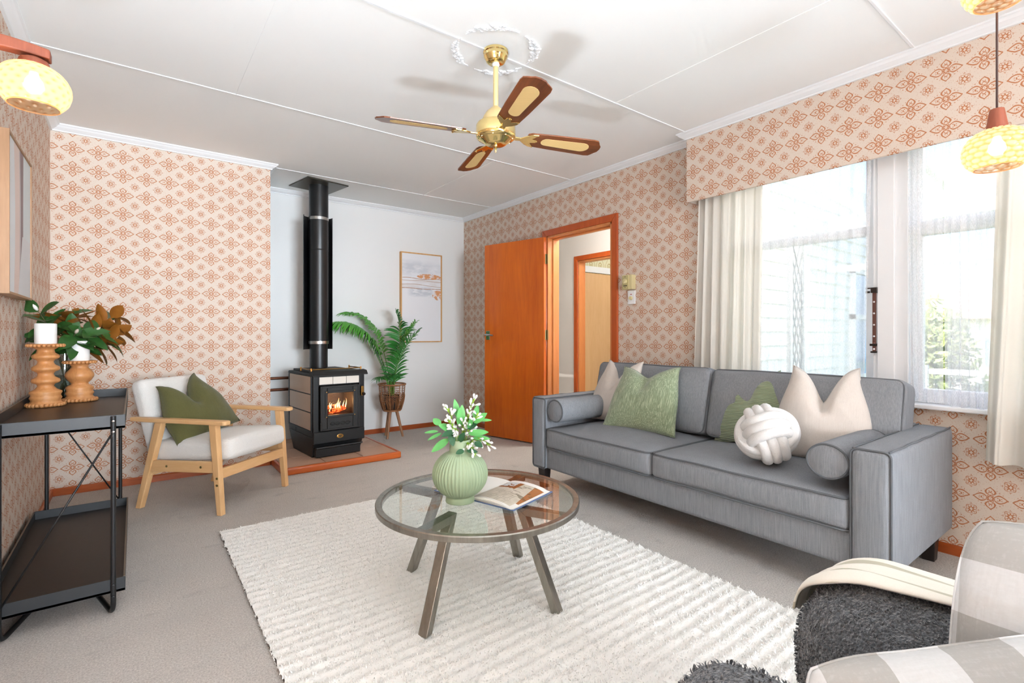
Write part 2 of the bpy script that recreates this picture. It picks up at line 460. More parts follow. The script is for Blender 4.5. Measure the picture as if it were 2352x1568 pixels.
# back wall behind the photographer; its wide window is added to let light in
mb = MB()
for (x0, x1, z0, z1) in [(XL, -.3, 0, HC), (-.3, 3.0, 0, .25), (-.3, 3.0, 2.3, HC), (3.0, XR, 0, HC)]:
    mb.box((x0, YB-.12, z0), (x1, YB, z1))
struct(mb.build('wall_back', MAT['paper_x']), 'back wall with an added wide window, behind the photographer', 'wall')
mb = MB(); mb.box((2.10, -1.52, 0), (XR, -1.42, HC)); struct(mb.build('wall_light_block', MAT['paper_x']), 'added short wall behind the fleece armchair, unseen, blocking light from the back window', 'wall')  # added out of view to keep back light off the sofa side
w3 = empty('window_3_added', (1.35, YB-.06, .25)); struct(w3, 'added wide window of the back wall, unseen, letting in light', 'window')
mb = MB()
for xx in (-.3, .77, 1.87, 2.94): mb.box((xx, YB-.11, .25), (xx+.06, YB-.03, 2.3))
mb.box((-.3, YB-.11, .25), (3.0, YB-.03, .31)); mb.box((-.3, YB-.11, 2.24), (3.0, YB-.03, 2.3)); mb.build('frame', MAT['gloss_white'], w3)
for xx in (-.24, .83, 1.93):
    mb = MB(); mb.box((xx, YB-.072, .31), (xx+1.02, YB-.068, 2.24)); mb.build('pane', MAT['glass'], w3)
w2 = empty('window_2_added', (XR+.06, (NY0+NY1)/2, .55)); struct(w2, 'added window of the right wall behind the camera, unseen, for more daylight', 'window')  # second unseen window, added for daylight
mb = MB()
for yy in (NY0, (NY0+NY1)/2-.03, NY1-.06): mb.box((XR+.01, yy, .55), (XR+.09, yy+.06, 2.1))
mb.box((XR+.01, NY0, .55), (XR+.09, NY1, .61)); mb.box((XR+.01, NY0, 2.04), (XR+.09, NY1, 2.1)); mb.build('frame', MAT['gloss_white'], w2)
for yy in (NY0+.06, (NY0+NY1)/2+.03):
    mb = MB(); mb.box((XR+.048, yy, .61), (XR+.052, yy+.91, 2.04)); mb.build('pane', MAT['glass'], w2)

# ---------------------------------------------------------------- cornices (scotia) and skirtings
def run(name, prof, p0, p1, nrm, mat, label, cat='cornice', m0=0, m1=0):
    """sweep profile (d = out from wall, z) from p0 to p1; nrm = into the room; m0/m1 = mitre: shift along the run per unit d"""
    p0 = Vector((p0[0], p0[1], 0)); p1 = Vector((p1[0], p1[1], 0)); n = Vector((nrm[0], nrm[1], 0)); t = (p1-p0).normalized()
    a = [tuple(p0+n*d+t*(m0*d)+Vector((0, 0, z))) for d, z in prof]; b = [tuple(p1+n*d+t*(m1*d)+Vector((0, 0, z))) for d, z in prof]
    q = len(prof); mb = MB()
    mb.add(a+b, [tuple(range(q)), tuple(range(q, 2*q))[::-1]]+[(i, q+i, q+(i+1) % q, (i+1) % q) for i in range(q)])
    o = mb.build(name, mat); bm = bmesh.new(); bm.from_mesh(o.data); bmesh.ops.recalc_face_normals(bm, faces=bm.faces); bm.to_mesh(o.data); bm.free()
    return struct(o, label, cat)
SC = [(0, HC), (.050, HC), (.050, HC-.008), (.043, HC-.012), (.034, HC-.022), (.018, HC-.033), (.012, HC-.036), (.012, HC-.043), (0, HC-.043)]
run('trim_11', SC, (XL, YB), (XL, YS), (1, 0), MAT['gloss_white'], 'white cornice along the left wall above the sconce', m1=-1)
run('trim_12', SC, (XL, YS), (XE+.0, YS), (0, -1), MAT['gloss_white'], 'white cornice above the wallpaper behind the wooden armchair', m0=1, m1=1)
run('trim_13', SC, (XE, YW), (XR, YW), (0, -1), MAT['gloss_white'], 'white cornice on the alcove wall behind the flue', m1=-1)
run('trim_14', SC, (XR, YW), (XR, YPEL), (-1, 0), MAT['gloss_white'], 'white cornice above the open door', m0=1)
run('trim_15', SC, (XPEL, YPEL), (XPEL, YB), (-1, 0), MAT['gloss_white'], 'white cornice along the top of the pelmet', m0=-1)
run('trim_16', SC, (XE, YS), (XE, YW), (1, 0), MAT['gloss_white'], 'white cornice on the alcove return beside the flue', m0=-1, m1=-1)
SK = [(0, 0), (.014, 0), (.014, .040), (.008, .048), (0, .048)]
run('baseboard_left', SK, (XL, YB), (XL, YS), (1, 0), MAT['skirting_y'], 'varnished skirting along the left wall', 'baseboard', m1=-1)
run('baseboard_stub', SK, (XL, YS), (XE, YS), (0, -1), MAT['skirting'], 'varnished skirting behind the wooden armchair', 'baseboard', m0=1)
run('baseboard_alcove', SK, (XE, YW), (XR, YW), (0, -1), MAT['skirting'], 'varnished skirting behind the wood burner and palm', 'baseboard', m1=-1)
run('baseboard_right', SK, (XR, DY0-.06), (XR, YB), (-1, 0), MAT['skirting_y'], 'varnished skirting under the window behind the sofa', 'baseboard')
run('baseboard_corner', SK, (XR, YW), (XR, DY1+.06), (-1, 0), MAT['skirting_y'], 'varnished skirting in the corner behind the open door', 'baseboard', m0=1)

# ---------------------------------------------------------------- pelmet
mb = MB(); mb.box((XPEL, YB, ZPEL), (XPEL+.016, YPEL, HC)); mb.box((XPEL+.016, YPEL-.016, ZPEL), (XR, YPEL, HC))
mb.box((XPEL+.016, YB, HC-.03), (XR, YPEL-.016, HC-.012))
struct(mb.build('trim_20', MAT['paper_y']), 'wallpapered pelmet box above the window curtains', 'pelmet')

# ---------------------------------------------------------------- door 1 (open into the living room)
d1 = empty('door_1', (XR, DY1, 0)); struct(d1, 'open orange varnished door folded back to the wall', 'door')
AW = .060
def architrave(parent, x0, x1, y0, y1, zt, mat):
    for nm, pts in (('architrave', [(y0-AW, 0), (y0, 0), (y0, zt), (y0-AW, zt+AW)]), ('architrave', [(y1, 0), (y1+AW, 0), (y1+AW, zt+AW), (y1, zt)]), ('architrave', [(y0, zt), (y1, zt), (y1+AW, zt+AW), (y0-AW, zt+AW)])):
        mb = MB(); mb.prism(pts, x0, x1, 'x'); o = mb.build(nm, mat, parent, bevel=.004)
        bm = bmesh.new(); bm.from_mesh(o.data); bmesh.ops.recalc_face_normals(bm, faces=bm.faces); bm.to_mesh(o.data); bm.free()
architrave(d1, XR-.018, XR+.001, DY0, DY1, DZ, MAT['archwood'])
for (a, b) in (((XR-.012, DY0, 0), (XR+.13, DY0+.018, DZ)), ((XR-.012, DY1-.018, 0), (XR+.13, DY1, DZ)), ((XR-.012, DY0, DZ-.018), (XR+.13, DY1, DZ))):
    mb = MB(); mb.box(a, b); mb.build('jamb', MAT['jambwood'], d1, bevel=.002)
for (a, b) in (((XR+.045, DY0+.018, 0), (XR+.085, DY0+.030, DZ-.018)), ((XR+.045, DY1-.030, 0), (XR+.085, DY1-.018, DZ-.018)), ((XR+.045, DY0+.018, DZ-.030), (XR+.085, DY1-.018, DZ-.018))):
    mb = MB(); mb.box(a, b); mb.build('door_stop', MAT['jambwood'], d1, bevel=.002)
# leaf: hinge line just proud of the architrave
hx, hy = XR-.024, DY1-.012
ang = math.atan2(2.898-hx, 4.265-hy)         # swings almost flat to the wall
R = Matrix.Translation((hx, hy, 0)) @ Matrix.Rotation(-ang, 4, 'Z')
mb = MB(); mb.box((-.036, .004, .012), (0, .745, 1.948), R); leaf = mb.build('leaf', MAT['doorwood'], d1, bevel=.002)
for zz in (1.70, .99, .25):
    mb = MB(); mb.box((hx-.004, hy-.022, zz), (hx+.004, hy+.028, zz+.092)); mb.tube([(hx-.012, hy+.002, zz), (hx-.012, hy+.002, zz+.092)], .007, 8)
    mb.build('hinge', MAT['hinge'], d1)
mb = MB(); c = Vector((-.0405, .70, 1.03))
mb.box((-.041, .672, .985), (-.036, .722, 1.075), R)
h = mb.build('handle_plate', MAT['chrome'], leaf, bevel=.002)
mb = MB(); mb.tube([R @ Vector((-.036, .70, 1.035)), R @ Vector((-.078, .70, 1.035))], .010, 10)
mb.tube([R @ Vector((-.074, .705, 1.035)), R @ Vector((-.078, .66, 1.034)), R @ Vector((-.072, .60, 1.030))], [.009, .010, .007], 10)
mb.build('lever_handle', MAT['chrome'], leaf, smooth='auto')

# ---------------------------------------------------------------- hall and the room beyond it
XH = 4.445
mb = MB(); H0, H1 = 3.74, 4.505
for (y0, y1, z0, z1) in [(2.12, H0, 0, HC), (H0, H1, DZ, HC), (H1, 6.5, 0, HC)]: mb.box((XH, y0, z0), (XH+.1, y1, z1))
struct(mb.build('wall_hall', MAT['hallwhite']), 'pale hall wall seen through the open door', 'wall')
mb = MB(); mb.box((XR, YW+.12, 0), (XR+.12, 6.5, HC)); mb.box((XR+.12, 6.4, 0), (XH, 6.5, HC)); struct(mb.build('wall_hall_end', MAT['hallwhite']), 'end wall of the hall, left of the far doorway', 'wall')
d2 = empty('door_2', (XH, H1, 0)); struct(d2, 'varnished doorway across the hall', 'door')
architrave(d2, XH-.018, XH+.001, H0, H1, DZ, MAT['archwood'])
for (a, b) in (((XH, H0, 0), (XH+.11, H0+.018, DZ)), ((XH, H1-.018, 0), (XH+.11, H1, DZ)), ((XH, H0, DZ-.018), (XH+.11, H1, DZ))):
    mb = MB(); mb.box(a, b); mb.build('jamb', MAT['jambwood'], d2, bevel=.002)
m = M('green_damask_paper'); x, y, z = m.xyz()
P1 = .20; px = ((x/P1).wrap()-.5).abs(); pz = ((z/(P1*1.6)).wrap()-.5).abs()
og = (px-((pz*PI*2.0).cos()*.16+.25)).abs().lt(.045)
r = ((px/.22).pow(2.0)+(pz/.20).pow(2.0)).sqrt(); fl = (r-.75).abs().lt(.16).max(r.lt(.3))
q = ((((.5-px)/.22).pow(2.0)+((.5-pz)/.20).pow(2.0)).sqrt()); fl2 = (q-.75).abs().lt(.16).max(q.lt(.3))
k1 = (og*.6).max(fl).max(fl2)*(m.noise(60, 2).step(.35, .5)*.5+.5)
m.set(Base_Color=m.mix(k1, lin((222, 220, 190)), lin((186, 168, 120))), Roughness=.7); MAT['damask'] = m.m
Y5 = 5.30
mb = MB(); mb.box((XH+.1, Y5, 0), (8.2, Y5+.1, HC)); struct(mb.build('wall_far_room', MAT['damask']), 'pale green damask wallpaper in the far room', 'wall')
mb = MB(); mb.box((8.1, 2.2, 0), (8.2, Y5, HC)); struct(mb.build('wall_far_end', MAT['hallwhite']), 'end wall of the far room', 'wall')
d3 = empty('door_3', (5.7, Y5, 0)); struct(d3, 'pale wooden cupboard door in the far room', 'door')
mb = MB(); mb.box((5.33, Y5-.030, .02), (6.12, Y5-.001, 1.955)); lf3 = mb.build('leaf', MAT['palewood'], d3, bevel=.003)
mb = MB(); mb.box((5.28, Y5-.026, 1.965), (6.2, Y5-.001, 2.06)); mb.build('head_trim', MAT['gloss_white'], d3, bevel=.004)
mb = MB(); mb.box((5.22, Y5-.040, 0), (5.315, Y5-.001, 2.06)); mb.build('jamb', MAT['palewood'], d3, bevel=.004)
for zz in (1.55, .98):
    mb = MB(); mb.box((5.316, Y5-.036, zz), (5.334, Y5-.028, zz+.12)); mb.build('hinge', MAT['black'], d3)
mb = MB(); mb.box((6.0, Y5-.036, 1.02), (6.05, Y5-.030, 1.10)); mb.tube([(6.02, Y5-.03, 1.06), (6.02, Y5-.08, 1.06)], .010, 8); mb.tube([(6.03, Y5-.075, 1.06), (5.92, Y5-.078, 1.055)], .009, 8)
mb.build('lever_handle', MAT['chrome'], lf3, smooth='auto')
for (nm, loc, en, lb) in (('added_hall_lamp', (3.75, 3.1, 2.33), 78, 'added round ceiling lamp brightening the hall, unseen'), ('added_far_lamp', (5.9, 4.05, 2.33), 55, 'added round ceiling lamp brightening the far room, unseen')):  # unseen glowing domes, added to brighten hall and far room
    mb = MB(); mb.lathe([(.0, -.05), (.06, -.045), (.11, -.02), (.12, .0), (.12, .068)], loc, 24)
    mm = M(nm+'_glow'); mm.set(Base_Color=(1, 1, 1, 1), Emission_Color=(1, .95, .88, 1), Emission_Strength=en); 
    tag(mb.build('added_ceiling_lamp', mm.m, smooth='auto'), lb, 'lamp')

# ---------------------------------------------------------------- wall controls by the door
t = empty('fan_speed_control', (XR-.02, 2.56, 1.39), label='cream wall box with a round dial above the white dimmer', cat='wall control')
cream = plain('cream_plastic', (220, 206, 156), .45); cream2 = plain('beige_plastic', (196, 184, 132), .45)
mb = MB(); mb.box((XR-.045, 2.515, 1.392), (XR, 2.612, 1.505)); mb.build('housing', cream, t, bevel=.004)
mb = MB(); mb.box((XR-.049, 2.548, 1.396), (XR-.044, 2.610, 1.501)); fp = mb.build('faceplate', cream2, t, bevel=.001)
MY = Matrix.Rotation(-PI/2, 4, 'Y')
mb = MB(); mb.lathe([(.019, 0), (.017, .016), (.010, .018), (.0, .018)], n=20, M=Matrix.Translation((XR-.049, 2.579, 1.455)) @ MY); mb.build('dial', cream, t, smooth='auto')
mb = MB(); mb.box((XR-.0496, 2.560, 1.418), (XR-.0489, 2.596, 1.424)); mb.build('name_print', MAT['black'], fp)
for zz in (1.408, 1.490):
    mb = MB(); mb.lathe([(.003, 0), (.003, .002), (0, .002)], n=8, M=Matrix.Translation((XR-.049, 2.579, zz)) @ MY); mb.build('screw', MAT['black'], t)
t = empty('dimmer_switch', (XR-.005, 2.55, 1.28), label='white dimmer switch plate with a cream knob below the cream box', cat='switch')
mb = MB(); mb.box((XR-.010, 2.515, 1.279), (XR, 2.587, 1.385)); mb.build('plate', MAT['gloss_white'], t, bevel=.003)
mb = MB(); mb.lathe([(.015, 0), (.013, .016), (0, .017)], n=20, M=Matrix.Translation((XR-.010, 2.552, 1.325)) @ MY); mb.build('knob', cream, t, smooth='auto')
mb = MB(); mb.box((XR-.0106, 2.545, 1.352), (XR-.0098, 2.560, 1.358)); mb.build('red_mark', plain('red_mark', (170, 60, 50), .5), t)

# ---------------------------------------------------------------- window 1
w1 = empty('window_1', (XR+.05, 1.0, WZ0)); struct(w1, 'white timber window behind the sofa with two lights and fanlights', 'window')
gw = MAT['gloss_white']
def wbox(name, a, b, bev=.004): 
    mb = MB(); mb.box(a, b); return mb.build(name, gw, w1, bevel=bev)
wbox('jamb', (XR, WY0-.001, WZ0), (XR+.12, WY0+.04, WZ1)); wbox('jamb', (XR, WY1-.04, WZ0), (XR+.12, WY1+.001, WZ1)); wbox('head', (XR, WY0, WZ1-.04), (XR+.12, WY1, WZ1+.001))
wbox('sill', (XR-.045, WY0-.06, WZ0-.018), (XR+.14, WY1+.06, WZ0+.004), .006)
wbox('mullion', (XR-.004, .800, WZ0), (XR+.12, .955, WZ1), .006)
wbox('mullion_bead', (XR-.012, .858, WZ0), (XR-.003, .932, WZ1), .003)
def sash(y0, y1, zt0, zt1):
    s = .045; x0, x1 = XR+.045, XR+.085
    z0, z1 = WZ0+.004, WZ1-.04
    mb = MB()
    mb.box((x0, y0, z0), (x1, y0+s, z1)); mb.box((x0, y1-s, z0), (x1, y1, z1)); mb.box((x0, y0+s, z0), (x1, y1-s, z0+.07)); mb.box((x0, y0+s, z1-s), (x1, y1-s, z1)); mb.box((x0-.01, y0+s, zt0), (x1, y1-s, zt1))
    f = mb.build('sash', gw, w1, bevel=.003)
    for (a, b) in ((z0+.07, zt0), (zt1, z1-s)):
        mb = MB(); mb.box((XR+.063, y0+s, a), (XR+.066, y1-s, b)); mb.build('pane', MAT['glass'], f)
sash(.20, .80, 1.540, 1.610); sash(.955, 1.76, 1.575, 1.625)
# casement stay on the mullion
brown = plain('brown_stay_bar', (96, 58, 48), .4); dark = plain('dark_bronze', (48, 42, 38), .35, .6)
mb = MB(); mb.box((XR-.016, .936, .955), (XR-.010, .952, 1.275)); st = mb.build('window_stay', brown, w1, bevel=.001)
for zz in (1.215, 1.155, 1.095, 1.035, .968):
    mb = MB(); mb.lathe([(.0045, 0), (.0045, .0015), (0, .0015)], n=10, M=Matrix.Translation((XR-.016, .944, zz)) @ MY); mb.build('stay_hole', gw, st)
mb = MB(); mb.box((XR-.026, .930, 1.262), (XR-.004, .957, 1.290)); mb.box((XR-.022, .952, 1.284), (XR-.012, .982, 1.290)); mb.box((XR-.022, .962, 1.262), (XR-.012, .982, 1.272)); mb.box((XR-.024, .934, .984), (XR-.004, .962, .996)); mb.box((XR-.024, .932, .948), (XR-.006, .958, .957))
mb.build('stay_bracket', dark, st, bevel=.001)
# cans of the two added uplights, out of frame
for ((ux, uy, uz), ue), lb in zip(UPL, ('added uplight can by the left wall, out of frame', 'added uplight can behind the fleece armchair, out of frame')):
    t = empty('added_uplight_can', (ux, uy, 0), label=lb, cat='floor lamp')
    mb = MB(); mb.lathe([(.0, 0), (.12, 0), (.12, .02), (.10, .03), (.165, .33), (.172, .40), (.167, .40), (.160, .335), (.0, .33)], (ux, uy, 0), 32, cap=False); mb.build('can', MAT['gloss_white'], t, smooth='auto')
    mb = MB(); mb.lathe([(.168, .385), (.175, .385), (.175, .405), (.168, .405), (.168, .385)], (ux, uy, 0), 32, cap=False); mb.build('ring', MAT['chrome'], t, smooth='auto')
# ---------------------------------------------------------------- curtains
m = M('cream_drape_cloth'); m.set(Base_Color=m.mix(m.noise(700, 2, .6), lin((244, 242, 236)), lin((233, 230, 221))), Roughness=.85)
m.b.inputs['Specular IOR Level'].default_value = .1; m.bump(m.noise(600, 2, .5), .1, .001)
d = m.n('ShaderNodeBsdfTranslucent'); d.inputs[0].default_value = lin((240, 232, 216)); mx = m.n('ShaderNodeMixShader'); mx.inputs[0].default_value = .22
m.L(m.b.outputs[0], mx.inputs[1]); m.L(d.outputs[0], mx.inputs[2]); m.shader(mx.outputs[0]); MAT['drape'] = m.m
def sheer_mat(name, trans):
    m = M(name)
    d = m.n('ShaderNodeBsdfDiffuse'); d.inputs[0].default_value = lin((246, 246, 248))
    t = m.n('ShaderNodeBsdfTranslucent'); t.inputs[0].default_value = lin((246, 246, 248)); p = m.n('ShaderNodeBsdfTransparent')
    a = m.n('ShaderNodeMixShader'); a.inputs[0].default_value = .5; m.L(d.outputs[0], a.inputs[1]); m.L(t.outputs[0], a.inputs[2])
    b = m.n('ShaderNodeMixShader'); f = (m.noise(900, 1, .5, m.mapped((1, 1, .12)))-.5)*.5+trans
    m.L(f.clamp().k, b.inputs[0]); m.L(a.outputs[0], b.inputs[1]); m.L(p.outputs[0], b.inputs[2]); m.shader(b.outputs[0]); return m.m
MAT['sheer'] = sheer_mat('white_voile', .52)
def drape(name, yt, yb, zt, zb, x, folds, amp, mat, seed, label, cat='curtain', flare=1.0, nu=120, nv=36, lean=0, ragged=.006):
    def fn(u, v):
        z = zt+(zb-zt)*v
        y0 = yt[0]+(yb[0]-yt[0])*v**1.2; y1 = yt[1]+(yb[1]-yt[1])*v**1.2
        uu = u+.035*nz(u*3+seed, v*1.2, seed)*(.3+v)
        ph = folds*2*PI*uu+1.6*nz(u*4.0, seed*1.7, v*.6)
        a = amp*(.45+.75*v*flare)*(.75+.6*nz(u*5+seed, v*.8, 4.2))
        xx = x+a*math.sin(ph)+.35*a*math.sin(2.1*ph+seed)+lean*v
        z += ragged*v*nz(u*9+seed, 1.3, 0)
        return (min(xx, XR-.012) if lean <= 0 else xx, y0+(y1-y0)*u+.004*math.sin(ph*1.3), z)
    mb = MB(); mb.grid(fn, nu, nv); return tag(mb.build(name, mat, smooth=True), label, cat)
drape('curtain', (1.945, 1.515), (2.00, 1.53), ZPEL+.15, .45, XR-.042, 6, .017, MAT['drape'], 1.3, 'cream curtain gathered at the door side of the window', nu=160)
drape('curtain', (.46, .02), (.50, .0), ZPEL+.15, .482, XR-.075, 6, .026, MAT['drape'], 4.1, 'cream curtain at the camera side of the window, reaching below the sill', lean=-.03, nu=160)
drape('sheer_curtain', (1.60, .945), (1.62, .985), ZPEL+.13, .715, XR-.028, 11, .011, MAT['sheer'], 2.2, 'white sheer curtain left of the window stay', nu=200)
drape('sheer_curtain', (.80, .665), (.785, .662), ZPEL+.13, .716, XR-.030, 3.0, .010, MAT['sheer'], 6.4, 'narrow white sheer curtain just right of the mullion', nu=70)
drape('sheer_curtain', (.662, .40), (.652, .425), ZPEL+.13, .708, XR-.034, 6.5, .014, MAT['sheer'], 8.7, 'gathered white sheer curtain beside the near cream curtain', nu=130)
drape('sheer_curtain', (.652, .50), (.645, .52), ZPEL+.13, .712, XR-.022, 4.5, .008, MAT['sheer'], 3.1, 'second layer of white sheer against the right window pane', nu=90)

# ---------------------------------------------------------------- outside the window
m = M('lawn'); m.set(Base_Color=m.mix(m.noise(2, 4, .6), lin((120, 140, 70)), lin((160, 168, 96))), Roughness=1.0)
mb = MB()
def gr(u, v):
    x = 3.22+u*u*90; y = -40+v*90
    return (x, y, -.45-.035*max(0, x-6)+.05*nz(x*.3, y*.3))
mb.grid(gr, 40, 40); struct(mb.build('ground', m.m, smooth=True), 'garden lawn seen through the window', 'ground')
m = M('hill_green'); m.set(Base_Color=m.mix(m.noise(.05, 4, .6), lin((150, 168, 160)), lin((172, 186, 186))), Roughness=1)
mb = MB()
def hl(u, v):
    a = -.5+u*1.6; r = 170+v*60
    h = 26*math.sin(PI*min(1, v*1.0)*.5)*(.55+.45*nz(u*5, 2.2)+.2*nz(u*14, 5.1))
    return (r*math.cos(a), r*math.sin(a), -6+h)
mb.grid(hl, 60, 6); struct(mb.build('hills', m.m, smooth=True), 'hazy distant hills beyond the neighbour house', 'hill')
# weatherboard wing of the house
wbm = plain('white_weatherboard', (240, 240, 236), .5)
t = empty('house_wing', (5.3, 2.1, -.4)); struct(t, 'white weatherboard wing of the house seen through the left pane', 'wall')
mb = MB(); mb.box((XR+.13, 2.06, -.4), (8.2, 2.12, 2.6)); mb.build('wall_core', wbm, t)
bo = None
for i in range(24):
    z = -.35+i*.118
    if bo is None:
        mb = MB(); mb.prism([(2.058, 0), (2.030, 0), (2.045, .124), (2.058, .124)], XR+.14, 6.75, 'x'); o = mb.build('weatherboard', wbm, t); bo = o; o.location.z += z
    else:
        o = child(bo, 'weatherboard', t, (bo.location.x, bo.location.y, bo.location.z+i*.118))
wv = empty('wing_window', (6.25, 2.02, .5)); wv.parent = t; wv.location = (6.3-5.3, 2.02-2.1, .6+.4)
mb = MB()
for xx in (5.95, 6.62): mb.box((xx, 2.0, .55), (xx+.07, 2.05, 1.75))
mb.box((5.95, 2.0, .55), (6.69, 2.05, .62)); mb.box((5.95, 2.0, 1.68), (6.69, 2.05, 1.75)); mb.box((5.95, 2.0, 1.2), (6.69, 2.05, 1.25)); mb.build('frame', wbm, wv)
mb = MB(); mb.box((6.02, 2.022, .62), (6.62, 2.028, 1.68)); mb.build('pane', plain('wing_pane', (150, 175, 205), .05), wv)
# diamond trellis screen
t = empty('trellis_screen', (3.95, 1.72, -.4), label='grey diamond trellis screen outside the left pane', cat='trellis')
tm = plain('grey_trellis_paint', (150, 152, 150), .5)
for i in range(-13, 17):
    for sgn in (1, -1):
        z0 = -.3+i*.13; a = (3.83, 1.69, z0 if sgn > 0 else z0+.40); b = (4.03, 1.69, z0+.40 if sgn > 0 else z0)
        if z0 < -.35 or z0 > 1.45: continue
        mb = MB(); mb.bar(a, b, .008, .008); mb.build('slat', tm, t)
for xx in (3.82, 4.04):
    mb = MB(); mb.box((xx-.015, 1.675, -.44), (xx+.015, 1.705, 2.0)); mb.build('post', wbm, t)
# veranda frame over the window
t = empty('veranda', (4.3, .6, -.4), label='white timber veranda frame with slanting brace outside the window', cat='veranda')
for (a, b, wd, hh, nm) in [((3.25, .30, 2.36), (5.4, .30, 2.18), .05, .10, 'rafter'), ((3.25, 1.05, 2.36), (5.4, 1.05, 2.18), .05, .10, 'rafter'), ((3.25, 1.75, 2.36), (5.4, 1.75, 2.18), .05, .10, 'rafter'), ((5.35, -1.2, 2.08), (5.35, 2.0, 2.08), .07, .14, 'beam'),
                       ((5.35, 1.52, -.55), (5.35, 1.52, 2.02), .09, .09, 'post'), ((5.35, -.9, -.55), (5.35, -.9, 2.02), .09, .09, 'post'), ((5.35, 1.48, 1.95), (5.35, .95, 1.60), .06, .05, 'brace'), ((5.35, -1.2, 1.66), (5.35, 2.0, 1.66), .04, .06, 'rail')]:
    mb = MB(); mb.bar(a, b, wd, hh); mb.build(nm, wbm, t)
# neighbour house
t = empty('neighbour_house', (24, 4.6, -1.5), label='white bungalow with a faded red roof beyond the garden', cat='house')
mb = MB(); mb.box((21, .5, -1.6), (29, 10.5, 1.55)); mb.build('wall', wbm, t)
mb = MB(); mb.prism([(.0, 1.5), (11, 1.5), (8.6, 2.45), (2.4, 2.45)], 20.6, 29.4, 'x'); mb.build('roof', plain('faded_red_roof', (214, 186, 184), .8), t)
for yy in (2.2, 4.6, 7.2):
    mb = MB(); mb.box((20.95, yy, -.3), (21.0, yy+1.3, .9)); mb.build('window', plain('far_pane', (150, 170, 185), .1), t)
# garden planting
def leaf_mat(name, a, b):
    m = M(name); oi = m.noise(9, 2, .5); m.set(Base_Color=m.mix(oi, lin(a), lin(b)), Roughness=.6)
    return m.m
def bush(name, c, rad, n, size, mats, label, cat, trunk=None):
    t = empty(name, (c[0], c[1], c[2]-rad[2]), label=label, cat=cat); r2 = random.Random(hash(label) % 1000 if False else len(label)*13)
    mb = MB()
    for i in range(n):
        v = Vector((r2.gauss(0, 1), r2.gauss(0, 1), r2.gauss(0, 1))).normalized(); q = r2.random()**.4*(.75+.35*nz(v.x*2, v.y*2, v.z*2))
        p = Vector((c[0]+v.x*rad[0]*q, c[1]+v.y*rad[1]*q, c[2]+v.z*rad[2]*q))
        a = Vector((r2.uniform(-1,1), r2.uniform(-1,1), r2.uniform(-1,1))).normalized(); b = a.orthogonal().normalized(); s = size*r2.uniform(.6, 1.3)
        mb.add([tuple(p-a*s), tuple(p+b*s*.4), tuple(p+a*s), tuple(p-b*s*.4)], [(0, 1, 2, 3)])
    mb.build('foliage', mats, t)
    mb = MB(); mb.tube([(c[0], c[1], c[2]-rad[2]*1.6), (c[0], c[1], c[2]-rad[2]*.2)], .05, 8); mb.build('trunk', plain(name+'_bark', (110, 88, 66), .9), t)
bush('yellow_shrub', (7.2, 2.15, .25), (.55, .42, .75), 1500, .055, leaf_mat('yellow_leaf', (226, 206, 110), (176, 184, 96)), 'yellow flowering shrub close outside the right pane', 'shrub')
bush('garden_tree', (12.5, 2.95, .6), (1.1, .95, 1.35), 2600, .10, leaf_mat('green_leaf', (150, 172, 104), (196, 204, 140)), 'pale green bushy tree before the neighbour house', 'tree')
bush('hedge_shrub', (9.0, 1.3, -.1), (1.0, .8, .8), 1600, .08, leaf_mat('hedge_leaf', (140, 160, 100), (184, 190, 130)), 'low green shrub behind the gathered sheer curtain', 'shrub')
t = empty('garden_fence', (10.5, 2.2, -.6), label='white post and rail garden fence behind the yellow shrub', cat='fence')
for yy in (1.0, 1.75, 2.5, 3.25, 4.0):
    mb = MB(); mb.box((10.46, yy-.05, -.75), (10.56, yy+.05, .52)); mb.build('post', wbm, t)
for zz in (.38, -.1):
    mb = MB(); mb.box((10.48, .9, zz), (10.53, 4.1, zz+.09)); mb.build('rail', wbm, t)

# ---------------------------------------------------------------- hearth
YH, HX0, HX1 = 3.93, .872, 1.80
t = empty('hearth', ((HX0+HX1)/2, 4.4, 0), label='tiled hearth slab with orange timber edging under the stove', cat='hearth')
mb = MB(); mb.box((HX0+.02, YH+.03, 0), (HX1-.02, YW-.016, .040)); mb.build('slab', plain('grout', (118, 92, 76), .9), t)
edge = wood('hearth_edge_wood', (176, 76, 18), (204, 102, 34), 'x', 1, .35, coat=.3, contrast=.6)
mb = MB(); mb.rbox(((HX0+HX1)/2, YH+.017, .0275), ((HX1-HX0)/2, .017, .0275), .012, 4); mb.build('edging', edge, t, smooth='auto')
for xx in (HX0+.011, HX1-.011):
    mb = MB(); mb.rbox((xx, (YH+.034+YW-.018)/2, .0265), (.011, (YW-.018-YH-.034)/2, .0265), .006, 4); mb.build('edging', MAT['archwood'], t, smooth='auto')
m = M('terracotta_tile'); m.set(Base_Color=m.mix(m.noise(60, 4, .65), lin((184, 146, 122)), lin((206, 168, 142))), Roughness=.5); m.bump(m.noise(200, 2, .5), .1, .001); MAT['tile'] = m.m
tw = (HX1-HX0-.044)/3; td = .305; proto = None
for i in range(3):
    for j in range(4):
        y0 = YH+.034+j*td; y1 = min(y0+td, YW-.02)
        if y1-y0 < .05: continue
        mb = MB(); x0 = HX0+.022+i*tw
        mb.box((x0+.003, y0+.003, .036), (x0+tw-.003, y1-.003, .0505)); mb.build('tile', MAT['tile'], t, bevel=.002)

